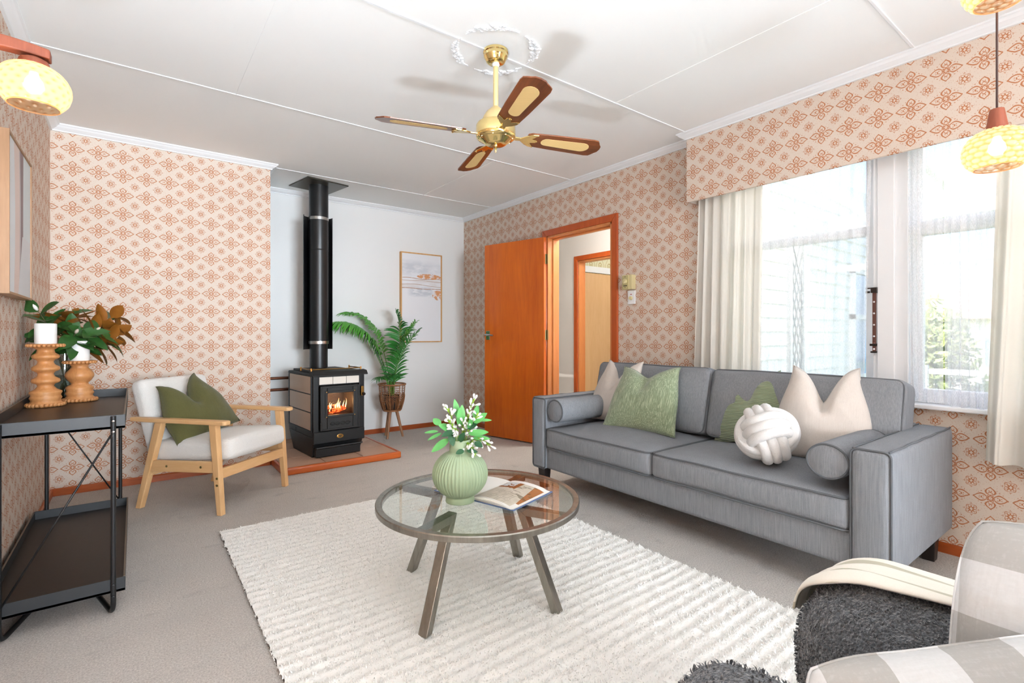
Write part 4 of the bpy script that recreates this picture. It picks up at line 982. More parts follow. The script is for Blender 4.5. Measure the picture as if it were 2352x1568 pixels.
def globe(root, c, R, H, cells=15, kind='hex'):
    """oblate amber shade, open at the bottom, pressed with dimples"""
    def rz(v):     # v 0 top .. 1 bottom opening
        th = .30+v*(2.45-.30)
        return R*math.sin(th)**.85, H*.5*math.cos(th)
    nv = 64; nu = 180; rows = 9
    def pat(u, v):
        vv = v*rows; row = math.floor(vv); uu = u*cells+(.5 if row % 2 else 0); du = uu-math.floor(uu)-.5; dv = vv-row-.5
        if kind == 'hex': return sstep(.36, .52, max(abs(dv)*1.15, abs(du)*.95+abs(dv)*.5))
        return .9*math.exp(-((du/.20)**2+(dv/.26)**2))
    def fn(u, v):
        r, z = rz(v); vv = v*rows; row = math.floor(vv)
        uu = u*cells+(.5 if row % 2 else 0)
        du = (uu-math.floor(uu)-.5); dv = vv-row-.5
        if kind == 'hex': b = max(abs(dv)*1.15, abs(du)*.95+abs(dv)*.5); dd = .030*sstep(.54, .26, b)
        else: dd = -.026*math.exp(-((du/.24)**2+(dv/.34)**2))
        dd *= sstep(.0, .08, v)*sstep(1.0, .93, v)
        a = 2*PI*u; q = r*(1+dd*1.6)
        return (c[0]+q*math.cos(a), c[1]+q*math.sin(a), c[2]+z*(1+dd))
    mb = MB(); mb.grid(fn, nu, nv, closed_u=True); o = mb.build('shade', amber, root, smooth=True)
    at = o.data.attributes.new('press', 'FLOAT', 'POINT')     # pressed pattern: thick glass between the cells
    for j in range(nv+1):
        for i in range(nu): at.data[j*nu+i].value = pat(i/nu, j/nv)
    mb = MB(); r, z = rz(1); mb.tube([(c[0]+r*math.cos(2*PI*i/48), c[1]+r*math.sin(2*PI*i/48), c[2]+z) for i in range(48)], .0018, 6, closed=True); mb.build('shade_lip', amber, root, smooth=True)
    mb = MB(); mb.lathe([(.0, -.020), (.014, -.016), (.021, -.002), (.018, .014), (.010, .026), (.009, .036), (0, .037)], (c[0], c[1], c[2]+.006), 20); mb.build('bulb', bulb_m, root, smooth=True)
    lamp('bulb_light', 'POINT', (c[0], c[1], c[2]-.002), 0.8, (1, .84, .66), shadow_soft_size=.022)
# wall sconce
gc = Vector((-.216, 1.856, 1.712))
t = empty('wall_sconce', (XL, gc.y, gc.z), label='teak arm wall sconce with a dimpled amber glass globe', cat='wall lamp')
globe(t, gc, .079, .128, 17, 'dimple')
mb = MB(); mb.lathe([(.030, .052), (.034, .062), (.030, .074), (.016, .082), (0, .083)], tuple(gc), 24); mb.build('cap', teak, t, smooth='auto')
p0 = [(XL+.02, gc.y, gc.z+.085), (XL+.10, gc.y, gc.z+.110), (gc.x-.03, gc.y, gc.z+.104), (gc.x+.034, gc.y, gc.z+.094)]
mb = MB(); path = bez3(*p0, 14)
vs = []; fs = []
for i, p in enumerate(path):
    f = i/14; hw = .016+.004*f; hh = .020-.007*f
    vs += [(p.x, p.y-hw, p.z-hh), (p.x, p.y+hw, p.z-hh), (p.x, p.y+hw, p.z+hh), (p.x, p.y-hw, p.z+hh)]
    if i: fs += [((i-1)*4+k, (i-1)*4+(k+1) % 4, i*4+(k+1) % 4, i*4+k) for k in range(4)]
fs += [(3, 2, 1, 0), (56, 57, 58, 59)]; mb.add(vs, fs); mb.build('arm', teak, t, bevel=.004)
mb = MB(); mb.rbox((XL+.012, gc.y, gc.z+.085), (.012, .045, .075), .008, 3); mb.build('wall_plate', teak, t, smooth='auto')
# two pendants on one ceiling rose
g1 = Vector((2.066, 0.319, 1.598)); g2 = Vector((1.96, 0.299, 2.041))
for i, (g, lb) in enumerate(((g1, 'lower amber honeycomb glass pendant on a dark cord before the window'), (g2, 'upper amber honeycomb glass pendant cut by the top of the picture'))):
    t = empty('pendant_lamp', (g.x, g.y, HC-.01), label=lb, cat='pendant lamp')
    globe(t, g, .079, .132, 17, 'hex')
    mb = MB(); mb.lathe([(.0265, .050), (.0245, .075), (.0175, .120), (.0165, .124), (0, .124)], tuple(g), 24); mb.build('cap', teak, t, smooth='auto')
    mb = MB(); mb.tube([(g.x, g.y, g.z+.12), (g.x, g.y, HC-.012)], .0028, 8); mb.build('cord', plain('brown_cord%d' % i, (70, 48, 42), .7), t, smooth=True)
    mb = MB(); mb.lathe([(.045, HC-.001), (.042, HC-.022), (.006, HC-.026)][::-1], (g.x, g.y, 0), 24); mb.build('ceiling_rose', teak, t, smooth='auto')
# ---------------------------------------------------------------- console table
CX0, CX1, CY0, CY1 = -.412, -.027, 2.384, 3.530
t = empty('console_table', ((CX0+CX1)/2, (CY0+CY1)/2, 0), label='black two tier tray console table against the left wall', cat='console table')
traym = M('dark_tray'); traym.set(Base_Color=traym.mix(traym.noise(30, 3, .6), lin((30, 24, 20)), lin((44, 35, 29))), Roughness=.42); traym.bump(traym.noise(300, 2), .1, .0005)
rimm = plain('charcoal_rim', (40, 42, 44), .45, 0, .15, 200, .0006); edgem = plain('worn_edge', (112, 98, 84), .5)
for nm, z0, z1 in (('top_tray', .694, .745), ('lower_tray', .083, .134)):
    mb = MB(); mb.box((CX0, CY0, z0), (CX1, CY1, z0+.010)); tr = mb.build(nm, traym.m, t, bevel=.001)
    for (a, b) in (((CX0, CY0, z0), (CX1, CY0+.006, z1)), ((CX0, CY1-.006, z0), (CX1, CY1, z1)), ((CX0, CY0+.006, z0), (CX0+.006, CY1-.006, z1)), ((CX1-.006, CY0+.006, z0), (CX1, CY1-.006, z1))):
        mb = MB(); mb.box(a, b); mb.build('rim', rimm, tr, bevel=.0008)
    for (a, b) in (((CX0, CY0+.006, z1), (CX0+.006, CY1-.006, z1+.0012)), ((CX1-.006, CY0+.006, z1), (CX1, CY1-.006, z1+.0012))):
        mb = MB(); mb.box(a, b); mb.build('rim_edge', edgem, tr)
y0, y1 = CY0-.009, CY1+.009; r = .0085
for (xa, xb) in ((-.062, -.364), (-.364, -.062)):          # each tube: near leg, diagonal floor bar, far leg
    d = (Vector((xb, y1, 0))-Vector((xa, y0, 0))).normalized()*.05; zf = r if xa > -.1 else r*2.2
    pa = Vector((xa, y0, 0)); pb = Vector((xb, y1, 0))
    pts = [(xa, y0, .742), (xa, y0, .07)]+[tuple(p) for p in bez((xa, y0, .055), (xa, y0, r), tuple(pa+d+Vector((0, 0, r))), 6)]+[tuple((pa+pb)/2+Vector((0, 0, zf)))]+[tuple(p) for p in bez(tuple(pb-d+Vector((0, 0, r))), (xb, y1, r), (xb, y1, .055), 6)]+[(xb, y1, .07), (xb, y1, .742)]
    mb = MB(); mb.tube(pts, r, 12); mb.build('leg_frame', MAT['black'], t, smooth='auto')
for xx in (-.364, -.062):
    for yy, sg in ((y0-r, 1), (y1+r, -1)):
        for zz in (.725, .685, .118, .075):
            mb = MB(); mb.lathe([(.005, 0), (.004, .003), (0, .004)], n=10, M=Matrix.Translation((xx, yy, zz)) @ Matrix.Rotation(PI/2*sg, 4, 'X')); mb.build('bolt', MAT['chrome'] if zz > .5 else MAT['black'], t, smooth='auto')
for yy in (CY0-.012, CY1+.012):
    for s in ((-1,) if yy < 3 else (1,)):
        mb = MB(); mb.tube([(-.364 if s > 0 else -.062, yy-.004*s, .685), (-.062 if s > 0 else -.364, yy-.004*s, .115)], .0035, 8); mb.build('cross_brace', MAT['black'], t, smooth=True)

# ---------------------------------------------------------------- candle holders and candles
m = M('turned_pine'); x, y, z = m.xyz(); rr = m.noise(30, 4, .6, m.mapped((1.0, 1.0, .30), rot=(.5, .3, 0)), 2.0); kn = m.noise(9, 3, .6, m.mapped((1, 1, .5)))
m.set(Base_Color=m.ramp((rr*.6+kn*.45).clamp(), [(.1, (160, 96, 50)), (.5, (198, 136, 82)), (.95, (222, 170, 116))]), Roughness=.42); pine = m.m
wax = M('candle_wax'); wax.set(Base_Color=lin((244, 243, 240)), Roughness=.45, Subsurface_Weight=.15); wax.b.inputs['Subsurface Radius'].default_value = (.02, .015, .01)
def scallop(r, z, a): return r
def holder(c, prof, hgt, rim, base, label, seeds):
    t = empty('candle_holder', c, label=label, cat='candle holder')
    mb = MB(); mb.lathe(prof, c, 40); mb.build('stem', pine, t, smooth=True)
    for (R0, zz, rb, nn, nm) in ((rim, hgt-.009, .0085, 24, 'top_bead'), (base, .009, .0095, 26, 'foot_bead')):
        mb = MB()
        for k in range(nn):
            a = 2*PI*k/nn
            mb.lathe([(0, -rb), (rb*.7, -rb*.7), (rb, 0), (rb*.7, rb*.7), (0, rb)], (c[0]+R0*math.cos(a), c[1]+R0*math.sin(a), c[2]+zz), 8)
        mb.build(nm, pine, t, smooth=True)
    return t
zt = .7045
hA = (-.335, 3.225, zt)
prA = [(.0, 0), (.066, .001), (.068, .012), (.056, .022), (.054, .03), (.059, .040), (.056, .048), (.054, .054), (.060, .066), (.058, .072), (.040, .082), (.029, .096), (.033, .106), (.048, .112), (.0535, .120), (.050, .130), (.034, .140), (.028, .153), (.033, .163), (.048, .170), (.0525, .178), (.049, .188), (.034, .197), (.028, .210), (.032, .219), (.047, .227), (.0515, .235), (.048, .244), (.034, .253), (.031, .268), (.046, .279), (.061, .286), (.063, .296), (.050, .2965), (.0, .294)]
prA = [(r, z) for r, z in prA]
holder(hA, prA, .297, .064, .066, 'taller turned wooden candle holder with four rings on the console', 0)
hB = (-.222, 3.365, zt)
prB = [(.0, 0), (.066, .001), (.068, .012), (.054, .024), (.052, .032), (.058, .043), (.054, .050), (.052, .056), (.057, .068), (.054, .075), (.036, .086), (.034, .094), (.046, .106), (.0565, .124), (.058, .134), (.054, .148), (.040, .164), (.032, .176), (.040, .189), (.058, .197), (.062, .207), (.05, .2075), (0, .205)]
holder(hB, prB, .208, .062, .066, 'shorter turned wooden candle holder with one round bulb on the console', 1)
for (c, r, h, lb) in (((hA[0], hA[1], zt+.2945), .0405, .098, 'white pillar candle on the taller wooden holder'), ((hB[0], hB[1], zt+.2055), .040, .102, 'white pillar candle on the shorter wooden holder')):
    t = empty('pillar_candle', c, label=lb, cat='candle')
    mb = MB(); mb.lathe([(.0, 0), (r-.002, 0), (r, .003), (r, h-.003), (r-.003, h), (r-.010, h-.002), (0, h-.004)], c, 32); mb.build('wax', wax.m, t, smooth='auto')
    mb = MB(); mb.tube([(c[0], c[1], c[2]+h-.005), (c[0]+.001, c[1], c[2]+h+.006)], .001, 5); mb.build('wick', MAT['black'], t)

# ---------------------------------------------------------------- magnolia in a glass vase
vc = (-.285, 3.435, zt)
m = M('clear_vase'); gs = m.n('ShaderNodeBsdfGlossy'); gs.inputs['Roughness'].default_value = .03; tp = m.n('ShaderNodeBsdfTransparent'); tp.inputs[0].default_value = (.80, .86, .88, 1); mx = m.n('ShaderNodeMixShader')
m.L(schlick(m).k, mx.inputs[0]); m.L(tp.outputs[0], mx.inputs[1]); m.L(gs.outputs[0], mx.inputs[2]); m.shader(mx.outputs[0]); vglass = m.m
t = empty('glass_vase', vc, label='tall clear glass vase behind the wooden candle holders', cat='vase')
mb = MB(); mb.lathe([(.0, 0), (.050, 0), (.056, .006), (.056, .285), (.0535, .285), (.0535, .012), (0, .012)], vc, 40); mb.build('glass', vglass, t, smooth='auto')
mb = MB(); mb.lathe([(0, .013), (.053, .013), (.053, .13), (0, .131)], vc, 32); mw = M('vase_water'); gw_ = mw.n('ShaderNodeBsdfTransparent'); gw_.inputs[0].default_value = (.72, .80, .78, 1); mw.shader(gw_.outputs[0]); mb.build('water', mw.m, t, smooth='auto')
t = empty('magnolia_stems', (vc[0], vc[1], zt+.015), label='magnolia branches with green and bronze leaves in the glass vase', cat='flowers')
def twoface(name, top, under, vein):
    m = M(name); g = m.n('ShaderNodeNewGeometry'); nn_ = m.noise(22, 3, .6)
    a = m.mix(nn_, lin(top[0]), lin(top[1])); b = m.mix(nn_, lin(under[0]), lin(under[1])); m.set(Base_Color=m.mix(X(m.nt, g.outputs['Backfacing']), a, b), Roughness=.38); return m.m
mag = twoface('magnolia_leaf', ((28, 66, 26), (62, 108, 48)), ((126, 72, 22), (164, 104, 40)), 0)
twig = plain('magnolia_twig', (96, 84, 52), .7); budm = plain('magnolia_bud', (206, 190, 172), .6); budw = plain('magnolia_white_bud', (240, 234, 224), .5)
mr = random.Random(21)
def leaf_mesh(mb, base, d, nrm, L, W, curl, fold=.25, nseg=7, twist=0):
    d = Vector(d).normalized(); nrm = Vector(nrm); nrm = (nrm-d*nrm.dot(d)).normalized(); s = d.cross(nrm)
    rows = []
    for i in range(nseg+1):
        f = i/nseg; w = W*.5*(math.sin(PI*f**.85)**.75 if 0 < f < 1 else 0.0)+.0008
        p = Vector(base)+d*L*f-nrm*curl*L*f*f
        rows.append((p-s*w+nrm*w*fold, p-s*w*.5+nrm*w*fold*.35, p, p+s*w*.5+nrm*w*fold*.35, p+s*w+nrm*w*fold))
    vs = [tuple(v) for r in rows for v in r]; fs = []
    for i in range(nseg):
        for k in range(4): fs.append((i*5+k, i*5+k+1, (i+1)*5+k+1, (i+1)*5+k))
    mb.add(vs, fs)
top0 = Vector((vc[0], vc[1], zt+.285))
# branch tips: across (+X), along (+Y), height above vase rim
tips = [((-.09, -.10, .17), 12), ((.02, -.02, .16), 11), ((.12, -.08, .07), 11), ((.20, .10, .16), 12), ((.18, .02, .03), 13), ((-.02, .10, .13), 9), ((.05, -.12, .06), 11), ((-.09, -.08, .05), 9), ((.23, .12, .07), 12)]
for ti, (tp_, nl) in enumerate(tips):
    e = top0+Vector(tp_); s0 = top0+Vector((tp_[0]*.18, tp_[1]*.18, -.02)); bot = Vector((vc[0]-tp_[0]*.12, vc[1]-tp_[1]*.12, zt+.02))
    path = bez3(bot, s0, s0+Vector((tp_[0]*.3, tp_[1]*.3, tp_[2]*.6)), e, 14)
    mb = MB(); mb.tube(path, [.0038*(1-i/22) for i in range(15)], 6); mb.build('twig', twig, t, smooth=True)
    tgt = (path[-1]-path[-3]).normalized()
    for k in range(nl):
        f = .55+.45*(k+.5)/nl; q = min(13, int(f*14)); p = path[q].lerp(path[min(14, q+1)], f*14-q)
        a = k*2.4+ti; o = tgt.orthogonal().normalized(); o2 = tgt.cross(o)
        d = (o*math.cos(a)+o2*math.sin(a))*.9+tgt*mr.uniform(.2, .7)+Vector((0, 0, -.1))
        nr = tgt*.8+Vector((mr.uniform(-.5, .5), mr.uniform(-.5, .5), mr.uniform(.0, .6)))
        mb = MB(); leaf_mesh(mb, p, d, nr, mr.uniform(.10, .145), mr.uniform(.052, .068), mr.uniform(-.10, .25)); mb.v = [(max(v_[0], XL+.006), min(v_[1], YS-.01), v_[2]) for v_ in mb.v]; mb.build('leaf', mag, t, smooth=True)
    mb = MB(); mb.lathe([(.0, 0), (.006, .006), (.0085, .018), (.006, .030), (0, .040)], n=10, M=Matrix.Translation(e) @ tgt.to_track_quat('Z', 'Y').to_matrix().to_4x4()); mb.build('bud', budw if ti == 0 else budm, t, smooth=True)

# ---------------------------------------------------------------- wooden armchair
beech = wood('beech', (218, 166, 110), (240, 198, 146), 'z', 1.3, .42, contrast=.6); beech_y = wood('beech_arm', (218, 166, 110), (240, 198, 146), 'y', 1.3, .42, contrast=.6); beech_x = wood('beech_rail', (218, 166, 110), (240, 198, 146), 'x', 1.3, .42, contrast=.6)
m = M('white_boucle'); n1 = m.noise(240, 3, .7); m.set(Base_Color=m.mix(n1, lin((226, 222, 216)), lin((246, 244, 240))), Roughness=1, Sheen_Weight=.3); m.b.inputs['Specular IOR Level'].default_value = .05; m.bump(n1+m.noise(40, 2)*.5, .5, .004); boucle = m.m
chair = empty('armchair', (.427, 3.72, 0), math.radians(40.5), label='white boucle armchair with pale wooden frame by the stove', cat='armchair')
CW, CF, CB = .281, -.289, .285   # half width between legs, front y, rear y (chair looks along -y)
def Cb(name, mat, fn, par=chair, bev=.004, smooth=False):
    mb = MB(); fn(mb); return mb.build(name, mat, par, world=False, bevel=bev, smooth=smooth)
for sx in (-1, 1):
    Cb('leg', beech, lambda b: b.hull8([(sx*CW-.017, CF-.016, 0), (sx*CW+.017, CF-.016, 0), (sx*CW+.017, CF+.016, 0), (sx*CW-.017, CF+.016, 0)], [(sx*CW-.019, CF+.022, .520), (sx*CW+.019, CF+.022, .520), (sx*CW+.019, CF+.070, .520), (sx*CW-.019, CF+.070, .520)]))
    Cb('leg', beech, lambda b: b.hull8([(sx*CW-.017, CB-.018, 0), (sx*CW+.017, CB-.018, 0), (sx*CW+.017, CB+.018, 0), (sx*CW-.017, CB+.018, 0)], [(sx*CW-.019, CB-.175, .520), (sx*CW+.019, CB-.175, .520), (sx*CW+.019, CB-.125, .520), (sx*CW-.019, CB-.125, .520)]))
    Cb('armrest', beech_y, lambda b: b.prism([(sx*CW-.026, CF-.030), (sx*CW-.016, CF-.046), (sx*CW+.020, CF-.046), (sx*CW+.030, CF-.030), (sx*CW+.030, CB-.10), (sx*CW+.016, CB+.06), (sx*CW-.016, CB+.06), (sx*CW-.026, CB-.10)], .520, .545), bev=.006)
    Cb('side_rail', beech_y, lambda b: b.bar((sx*CW, CF+.03, .275), (sx*CW, CB-.05, .258), .024, .066))
    for (yy, zz) in ((-.16, .272), (.08, .265)):
        Cb('bolt', MAT['hinge'], lambda b: b.lathe([(.007, 0), (.007, .002), (0, .002)], n=10, M=Matrix.Translation((sx*(CW+.012), yy, zz)) @ Matrix.Rotation(PI/2*sx, 4, 'Y')), bev=0)
    for zz in (.215, .175):
        Cb('bolt', MAT['hinge'], lambda b: b.lathe([(.007, 0), (.007, .003), (0, .003)], n=10, M=Matrix.Translation((sx*(CW+.0175), CF+.012, zz)) @ Matrix.Rotation(PI/2*sx, 4, 'Y')), bev=0)
Cb('front_rail', beech_x, lambda b: b.bar((-CW, CF+.018, .235), (CW, CF+.018, .235), .024, .060))
Cb('rear_rail', beech_x, lambda b: b.bar((-CW, CB-.07, .225), (CW, CB-.07, .225), .024, .055))
MS = Matrix.Translation((0, -.035, .355)) @ Matrix.Rotation(math.radians(4), 4, 'X')
Cb('seat', boucle, lambda b: b.rbox((0, 0, 0), (.252, .285, .062), .035, 10, (.006, .006, .020), M=Matrix.Translation((0, -.035, .352)) @ Matrix.Rotation(math.radians(-4), 4, 'X')), bev=0, smooth=True)
Cb('backrest', boucle, lambda b: b.rbox((0, 0, .265), (.252, .052, .265), .040, 10, (.0, .012, .0), M=Matrix.Translation((0, .205, .255)) @ Matrix.Rotation(math.radians(-18), 4, 'X')), bev=0, smooth=True)

# ---------------------------------------------------------------- cushions
def cushion(name, root_loc, rot, w, h, th, mat, label, chop=.0, ear=.0, rc=.0, seed=0, pinch=.08, piping=None, sag=0.0):
    root = empty(name, root_loc, rot=rot, label=label, cat='cushion')
    n = 34
    def fn(side):
        def g(u, v):
            a = -1+2*u; b = -1+2*v
            x = w/2*a*(1-pinch*(1-b*b)*abs(a)); z = h/2*b*(1-pinch*(1-a*a)*abs(b))
            t_ = ((1-abs(a)**2.3)*(1-abs(b)**2.3))**.55
            sv = sstep(-.35, 1.0, b)
            z -= chop*sv*math.exp(-(abs(a)/.40)**1.5)
            t2 = th/2*t_*(1-.50*(1 if chop else 0)*sv*math.exp(-(a/.20)**2))
            x *= 1-ear*sstep(-.2, 1, b); rcn = 1-rc*abs(a)**3*abs(b)**3; x *= rcn; z *= rcn; z -= sag*(1-a*a)*(b < 0)
            t2 += .006*t_*nz(a*2.1+seed, b*2.1, seed)+.004*t_*nz(a*5+seed, b*4, 3+seed)
            z += .006*nz(a*2, seed, b*2)
            return (x, side*t2+.004*nz(a*1.5, b*1.5, seed*2), z+h/2)
        return g
    mb = MB(); mb.grid(fn(-1), n, n)
    mb2 = MB(); mb2.grid(fn(1), n, n); mb.add(mb2.v, [f[::-1] for f in mb2.f])
    o = mb.build('cover', mat, root, world=False, smooth=True)
    bm = bmesh.new(); bm.from_mesh(o.data); bmesh.ops.remove_doubles(bm, verts=bm.verts, dist=.0012); bmesh.ops.recalc_face_normals(bm, faces=bm.faces); bm.to_mesh(o.data); bm.free()
    o.data.polygons.foreach_set('use_smooth', [True]*len(o.data.polygons))
    # seam cord round the edge
    g = fn(0); pts = [g(i/24, 0) for i in range(24)]+[g(1, i/24) for i in range(24)]+[g(1-i/24, 1) for i in range(24)]+[g(0, 1-i/24) for i in range(24)]
    mb = MB(); mb.tube(pts, .0022, 5, closed=True); mb.build('seam', mat, o, world=False, smooth=True)
    return root
olive = fabric('olive_linen', (82, 80, 42), (104, 102, 60), 700, .3)
RZ = math.radians
ch = Matrix.Translation((.427, 3.72, 0)) @ Matrix.Rotation(RZ(40.5), 4, 'Z')
p = ch @ Vector((-.03, .010, .400))
cushion('cushion', tuple(p), (RZ(-28), RZ(-14), RZ(40.5-4)), .46, .42, .18, olive, 'olive green linen cushion on the wooden armchair', chop=.13, seed=2, ear=.42)

# ---------------------------------------------------------------- rug
RX0, RX1, RY0, RY1 = .357, 1.968, .62, 3.005
t = empty('rug', ((RX0+RX1)/2, (RY0+RY1)/2, 0), label='cream shaggy rug with ridges under the glass table', cat='rug')
m = M('cream_shag'); n1 = m.noise(320, 3, .7); n2 = m.noise(9, 3, .6)
m.set(Base_Color=m.mix((n1*.7+n2*.3), lin((246, 242, 236)), lin((255, 254, 251))), Roughness=1, Sheen_Weight=.2); m.b.inputs['Specular IOR Level'].default_value = .03; m.bump(n1, .4, .004); shag = m.m
def rz_(x, y):
    return .013+.0034*math.sin(2*PI*y/.050+.8*nz(x*3, y*3)+1.1*nz(x*.9, y*1.1))+.003*nz(x*22, y*22)+.002*nz(x*60, y*60)
nx, ny = 150, 300
mb = MB(); mb.grid(lambda u, v: (RX0+(RX1-RX0)*u+.006*nz(v*40, u*3, 9)*(1 if u in (0, 1) else 0), RY0+(RY1-RY0)*v+.006*nz(u*40, 5, v*3)*(1 if v in (0, 1) else 0), rz_(RX0+(RX1-RX0)*u, RY0+(RY1-RY0)*v)), nx, ny)
mb.build('pile', shag, t, smooth=True)
mb = MB(); mb.box((RX0+.002, RY0+.002, .0005), (RX1-.002, RY1-.002, .0035)); mb.build('backing', plain('rug_backing', (120, 112, 104), .95), t)
mb = MB(); rr_ = random.Random(12); vs = []; fs = []
for i in range(90000):
    # denser towards the photographer is not needed: uniform tufts
    x = rr_.uniform(RX0-.003, RX1+.003); y = rr_.uniform(RY0-.003, RY1+.003); z = rz_(min(max(x, RX0), RX1), min(max(y, RY0), RY1))-.003
    a = rr_.uniform(0, 2*PI); l = rr_.uniform(.007, .014); w_ = rr_.uniform(.0010, .0018); lean = rr_.uniform(.35, .95)
    dx, dy = math.cos(a), math.sin(a); k = len(vs)
    vs += [(x-dy*w_, y+dx*w_, z), (x+dy*w_, y-dx*w_, z), (x+dx*l*lean*.5+dy*w_*.8, y+dy*l*lean*.5-dx*w_*.8, z+l*.6), (x+dx*l*lean*.5-dy*w_*.8, y+dy*l*lean*.5+dx*w_*.8, z+l*.6), (x+dx*l*lean, y+dy*l*lean, z+l*(1.05-.5*lean))]
    fs += [(k, k+1, k+2, k+3), (k+3, k+2, k+4)]
mb.v = vs; mb.f = fs; o = mb.build('shag_tufts', shag, t); tag(o, kind='stuff')

# ---------------------------------------------------------------- glass coffee table
TC = Vector((1.113, 1.697, 0)); TZ = .392; TR = .405
m = M('brushed_steel'); m.set(Base_Color=m.mix(m.noise(40, 3, .7, m.mapped((1, 1, .08))), lin((120, 116, 108)), lin((186, 182, 172))), Metallic=.95, Roughness=.34); m.bump(m.noise(300, 2, .5, m.mapped((1, 1, .05))), .06, .0006); steelb = m.m
t = empty('coffee_table', (TC.x, TC.y, .015), label='round glass coffee table with brushed steel rim and four legs', cat='coffee table')
mb = MB(); mb.lathe([(TR-.026, TZ-.022), (TR, TZ-.022), (TR+.001, TZ-.004), (TR-.002, TZ), (TR-.022, TZ), (TR-.024, TZ-.006), (TR-.026, TZ-.008), (TR-.026, TZ-.022)], (TC.x, TC.y, 0), 96, cap=False); mb.build('rim', steelb, t, smooth='auto')
m = M('table_glass'); gs = m.n('ShaderNodeBsdfGlossy'); gs.inputs['Roughness'].default_value = .015; tp = m.n('ShaderNodeBsdfTransparent'); tp.inputs[0].default_value = (.93, .955, .93, 1); mx = m.n('ShaderNodeMixShader')
m.L(schlick(m).k, mx.inputs[0]); m.L(tp.outputs[0], mx.inputs[1]); m.L(gs.outputs[0], mx.inputs[2]); m.shader(mx.outputs[0])
mb = MB(); mb.lathe([(0, TZ-.007), (TR-.0245, TZ-.007), (TR-.0235, TZ-.002), (0, TZ-.002)], (TC.x, TC.y, 0), 96); mb.build('glass_top', m.m, t, smooth='auto')
for k in range(4):
    a = math.radians(24.5+90*k); d = Vector((math.cos(a), math.sin(a), 0)); s = Vector((-d.y, d.x, 0))
    zf = .012; zt_ = TZ-.008; hw = .019
    def pt(r, z, sg): q = TC+d*r+s*hw*sg; return (q.x, q.y, z)
    # leg: bend at r=.185, foot at r=.345
    mb = MB(); mb.hull8([pt(.330, zf, -1), pt(.362, zf, -1), pt(.362, zf, 1), pt(.330, zf, 1)], [pt(.178, zt_-.0, -1), pt(.222, zt_-.030, -1), pt(.222, zt_-.030, 1), pt(.178, zt_, 1)])
    lg = mb.build('leg', steelb, t, bevel=.002)
    mb = MB(); mb.hull8([pt(.178, zt_, -1), pt(.222, zt_-.030, -1), pt(.222, zt_-.030, 1), pt(.178, zt_, 1)], [pt(TR-.024, zt_, -1), pt(TR-.024, zt_-.026, -1), pt(TR-.024, zt_-.026, 1), pt(TR-.024, zt_, 1)]); mb.build('leg_arm', steelb, lg, bevel=.002)

# ---------------------------------------------------------------- ribbed vase with flowers
VC = Vector((1.022, 1.690, TZ))
t = empty('ribbed_vase', tuple(VC), label='sage green ribbed round vase on the glass table', cat='vase')
sage = plain('sage_ceramic', (160, 180, 146), .55, 0, .05, 300, .0005)
def rib(r, z, a):
    f = sstep(.022, .05, z)*sstep(.200, .172, z); return r*(1+.040*f*(abs(math.sin(a*23))-.5))
prV = [(.0, 0), (.0555, 0), (.057, .003), (.055, .020), (.0535, .026)]+[(.107*math.sqrt(max(0, 1-((z-.108)/.0965)**2))*1.0 if True else 0, z) for z in [.026+.164*i/26 for i in range(27)]]+[(.045, .193), (.0415, .200), (.0415, .236), (.0425, .243), (.039, .243), (.037, .236), (.037, .200)]
prV = [(max(r, .05) if .02 < z < .19 else r, z) for r, z in prV]
mb = MB(); mb.lathe(prV, tuple(VC), 184, fn=rib, cap=False); mb.build('body', sage, t, smooth=True)
fl = empty('flower_stems', (VC.x, VC.y, VC.z+.02), label='white budded flowers and green leaves in the sage vase', cat='flowers')
fst = plain('bright_stem', (150, 190, 60), .5); wb = plain('white_bud', (248, 248, 244), .5); glf = twoface('eucalyptus_leaf', ((70, 158, 74), (120, 192, 112)), ((130, 196, 128), (150, 206, 146)), 0); dlf = twoface('dark_sprig_leaf', ((30, 76, 48), (54, 104, 64)), ((70, 120, 80), (80, 130, 90)), 0)
top = VC+Vector((0, 0, .240)); rt = Vector((.7978, -.603, 0)); fw = Vector((.603, .7978, 0))
fr_ = random.Random(9)
def off(a, b, c): return top+rt*a+fw*b+Vector((0, 0, c))
sprays = [((-.055, .0, .125), 14), ((-.02, -.02, .045), 12), ((.055, .01, .155), 16), ((.075, -.03, .10), 14), ((.020, -.03, .070), 16), ((.060, -.055, -.045), 18), ((.115, -.03, -.015), 16), ((-.045, -.03, .075), 12), ((.03, .03, .09), 12)]
for si, (o_, nb) in enumerate(sprays):
    e = off(*o_); s0 = off(o_[0]*.2, o_[1]*.2, .0)
    path = bez3(VC+Vector((0, 0, .06)), s0, s0+Vector((0, 0, .05))+(e-s0)*.3, e, 12)
    mb = MB(); mb.tube(path, .0016, 5); mb.build('stem', fst, fl, smooth=True)
    mb = MB(); mg = MB(); tgt = (path[-1]-path[-3]).normalized()
    for k in range(nb):
        f = .52+.48*k/nb; q = min(11, int(f*12)); p = path[q].lerp(path[q+1], f*12-q)
        d = (tgt*.9+Vector((fr_.uniform(-1, 1), fr_.uniform(-1, 1), fr_.uniform(-.6, 1)))).normalized()
        l = fr_.uniform(.012, .024); b0 = p+d*.006
        mg.tube([tuple(p), tuple(b0+d*l*.5)], [.0012, .0022], 5)
        mb.tube([tuple(b0+d*l*f2) for f2 in (.25, .5, .8, 1.15, 1.35)], [.0020, .0026, .0044, .0050, .0012], 7)
        for _ in range(2):
            d2 = (d+Vector((fr_.uniform(-1, 1), fr_.uniform(-1, 1), fr_.uniform(-1, 1)))*.8).normalized(); leaf_mesh(mg, p, d2, (0, .3, 1), .016, .005, .1, nseg=3)
    mb.build('buds', wb, fl, smooth=True); mg.build('sprig', fst, fl, smooth=True)
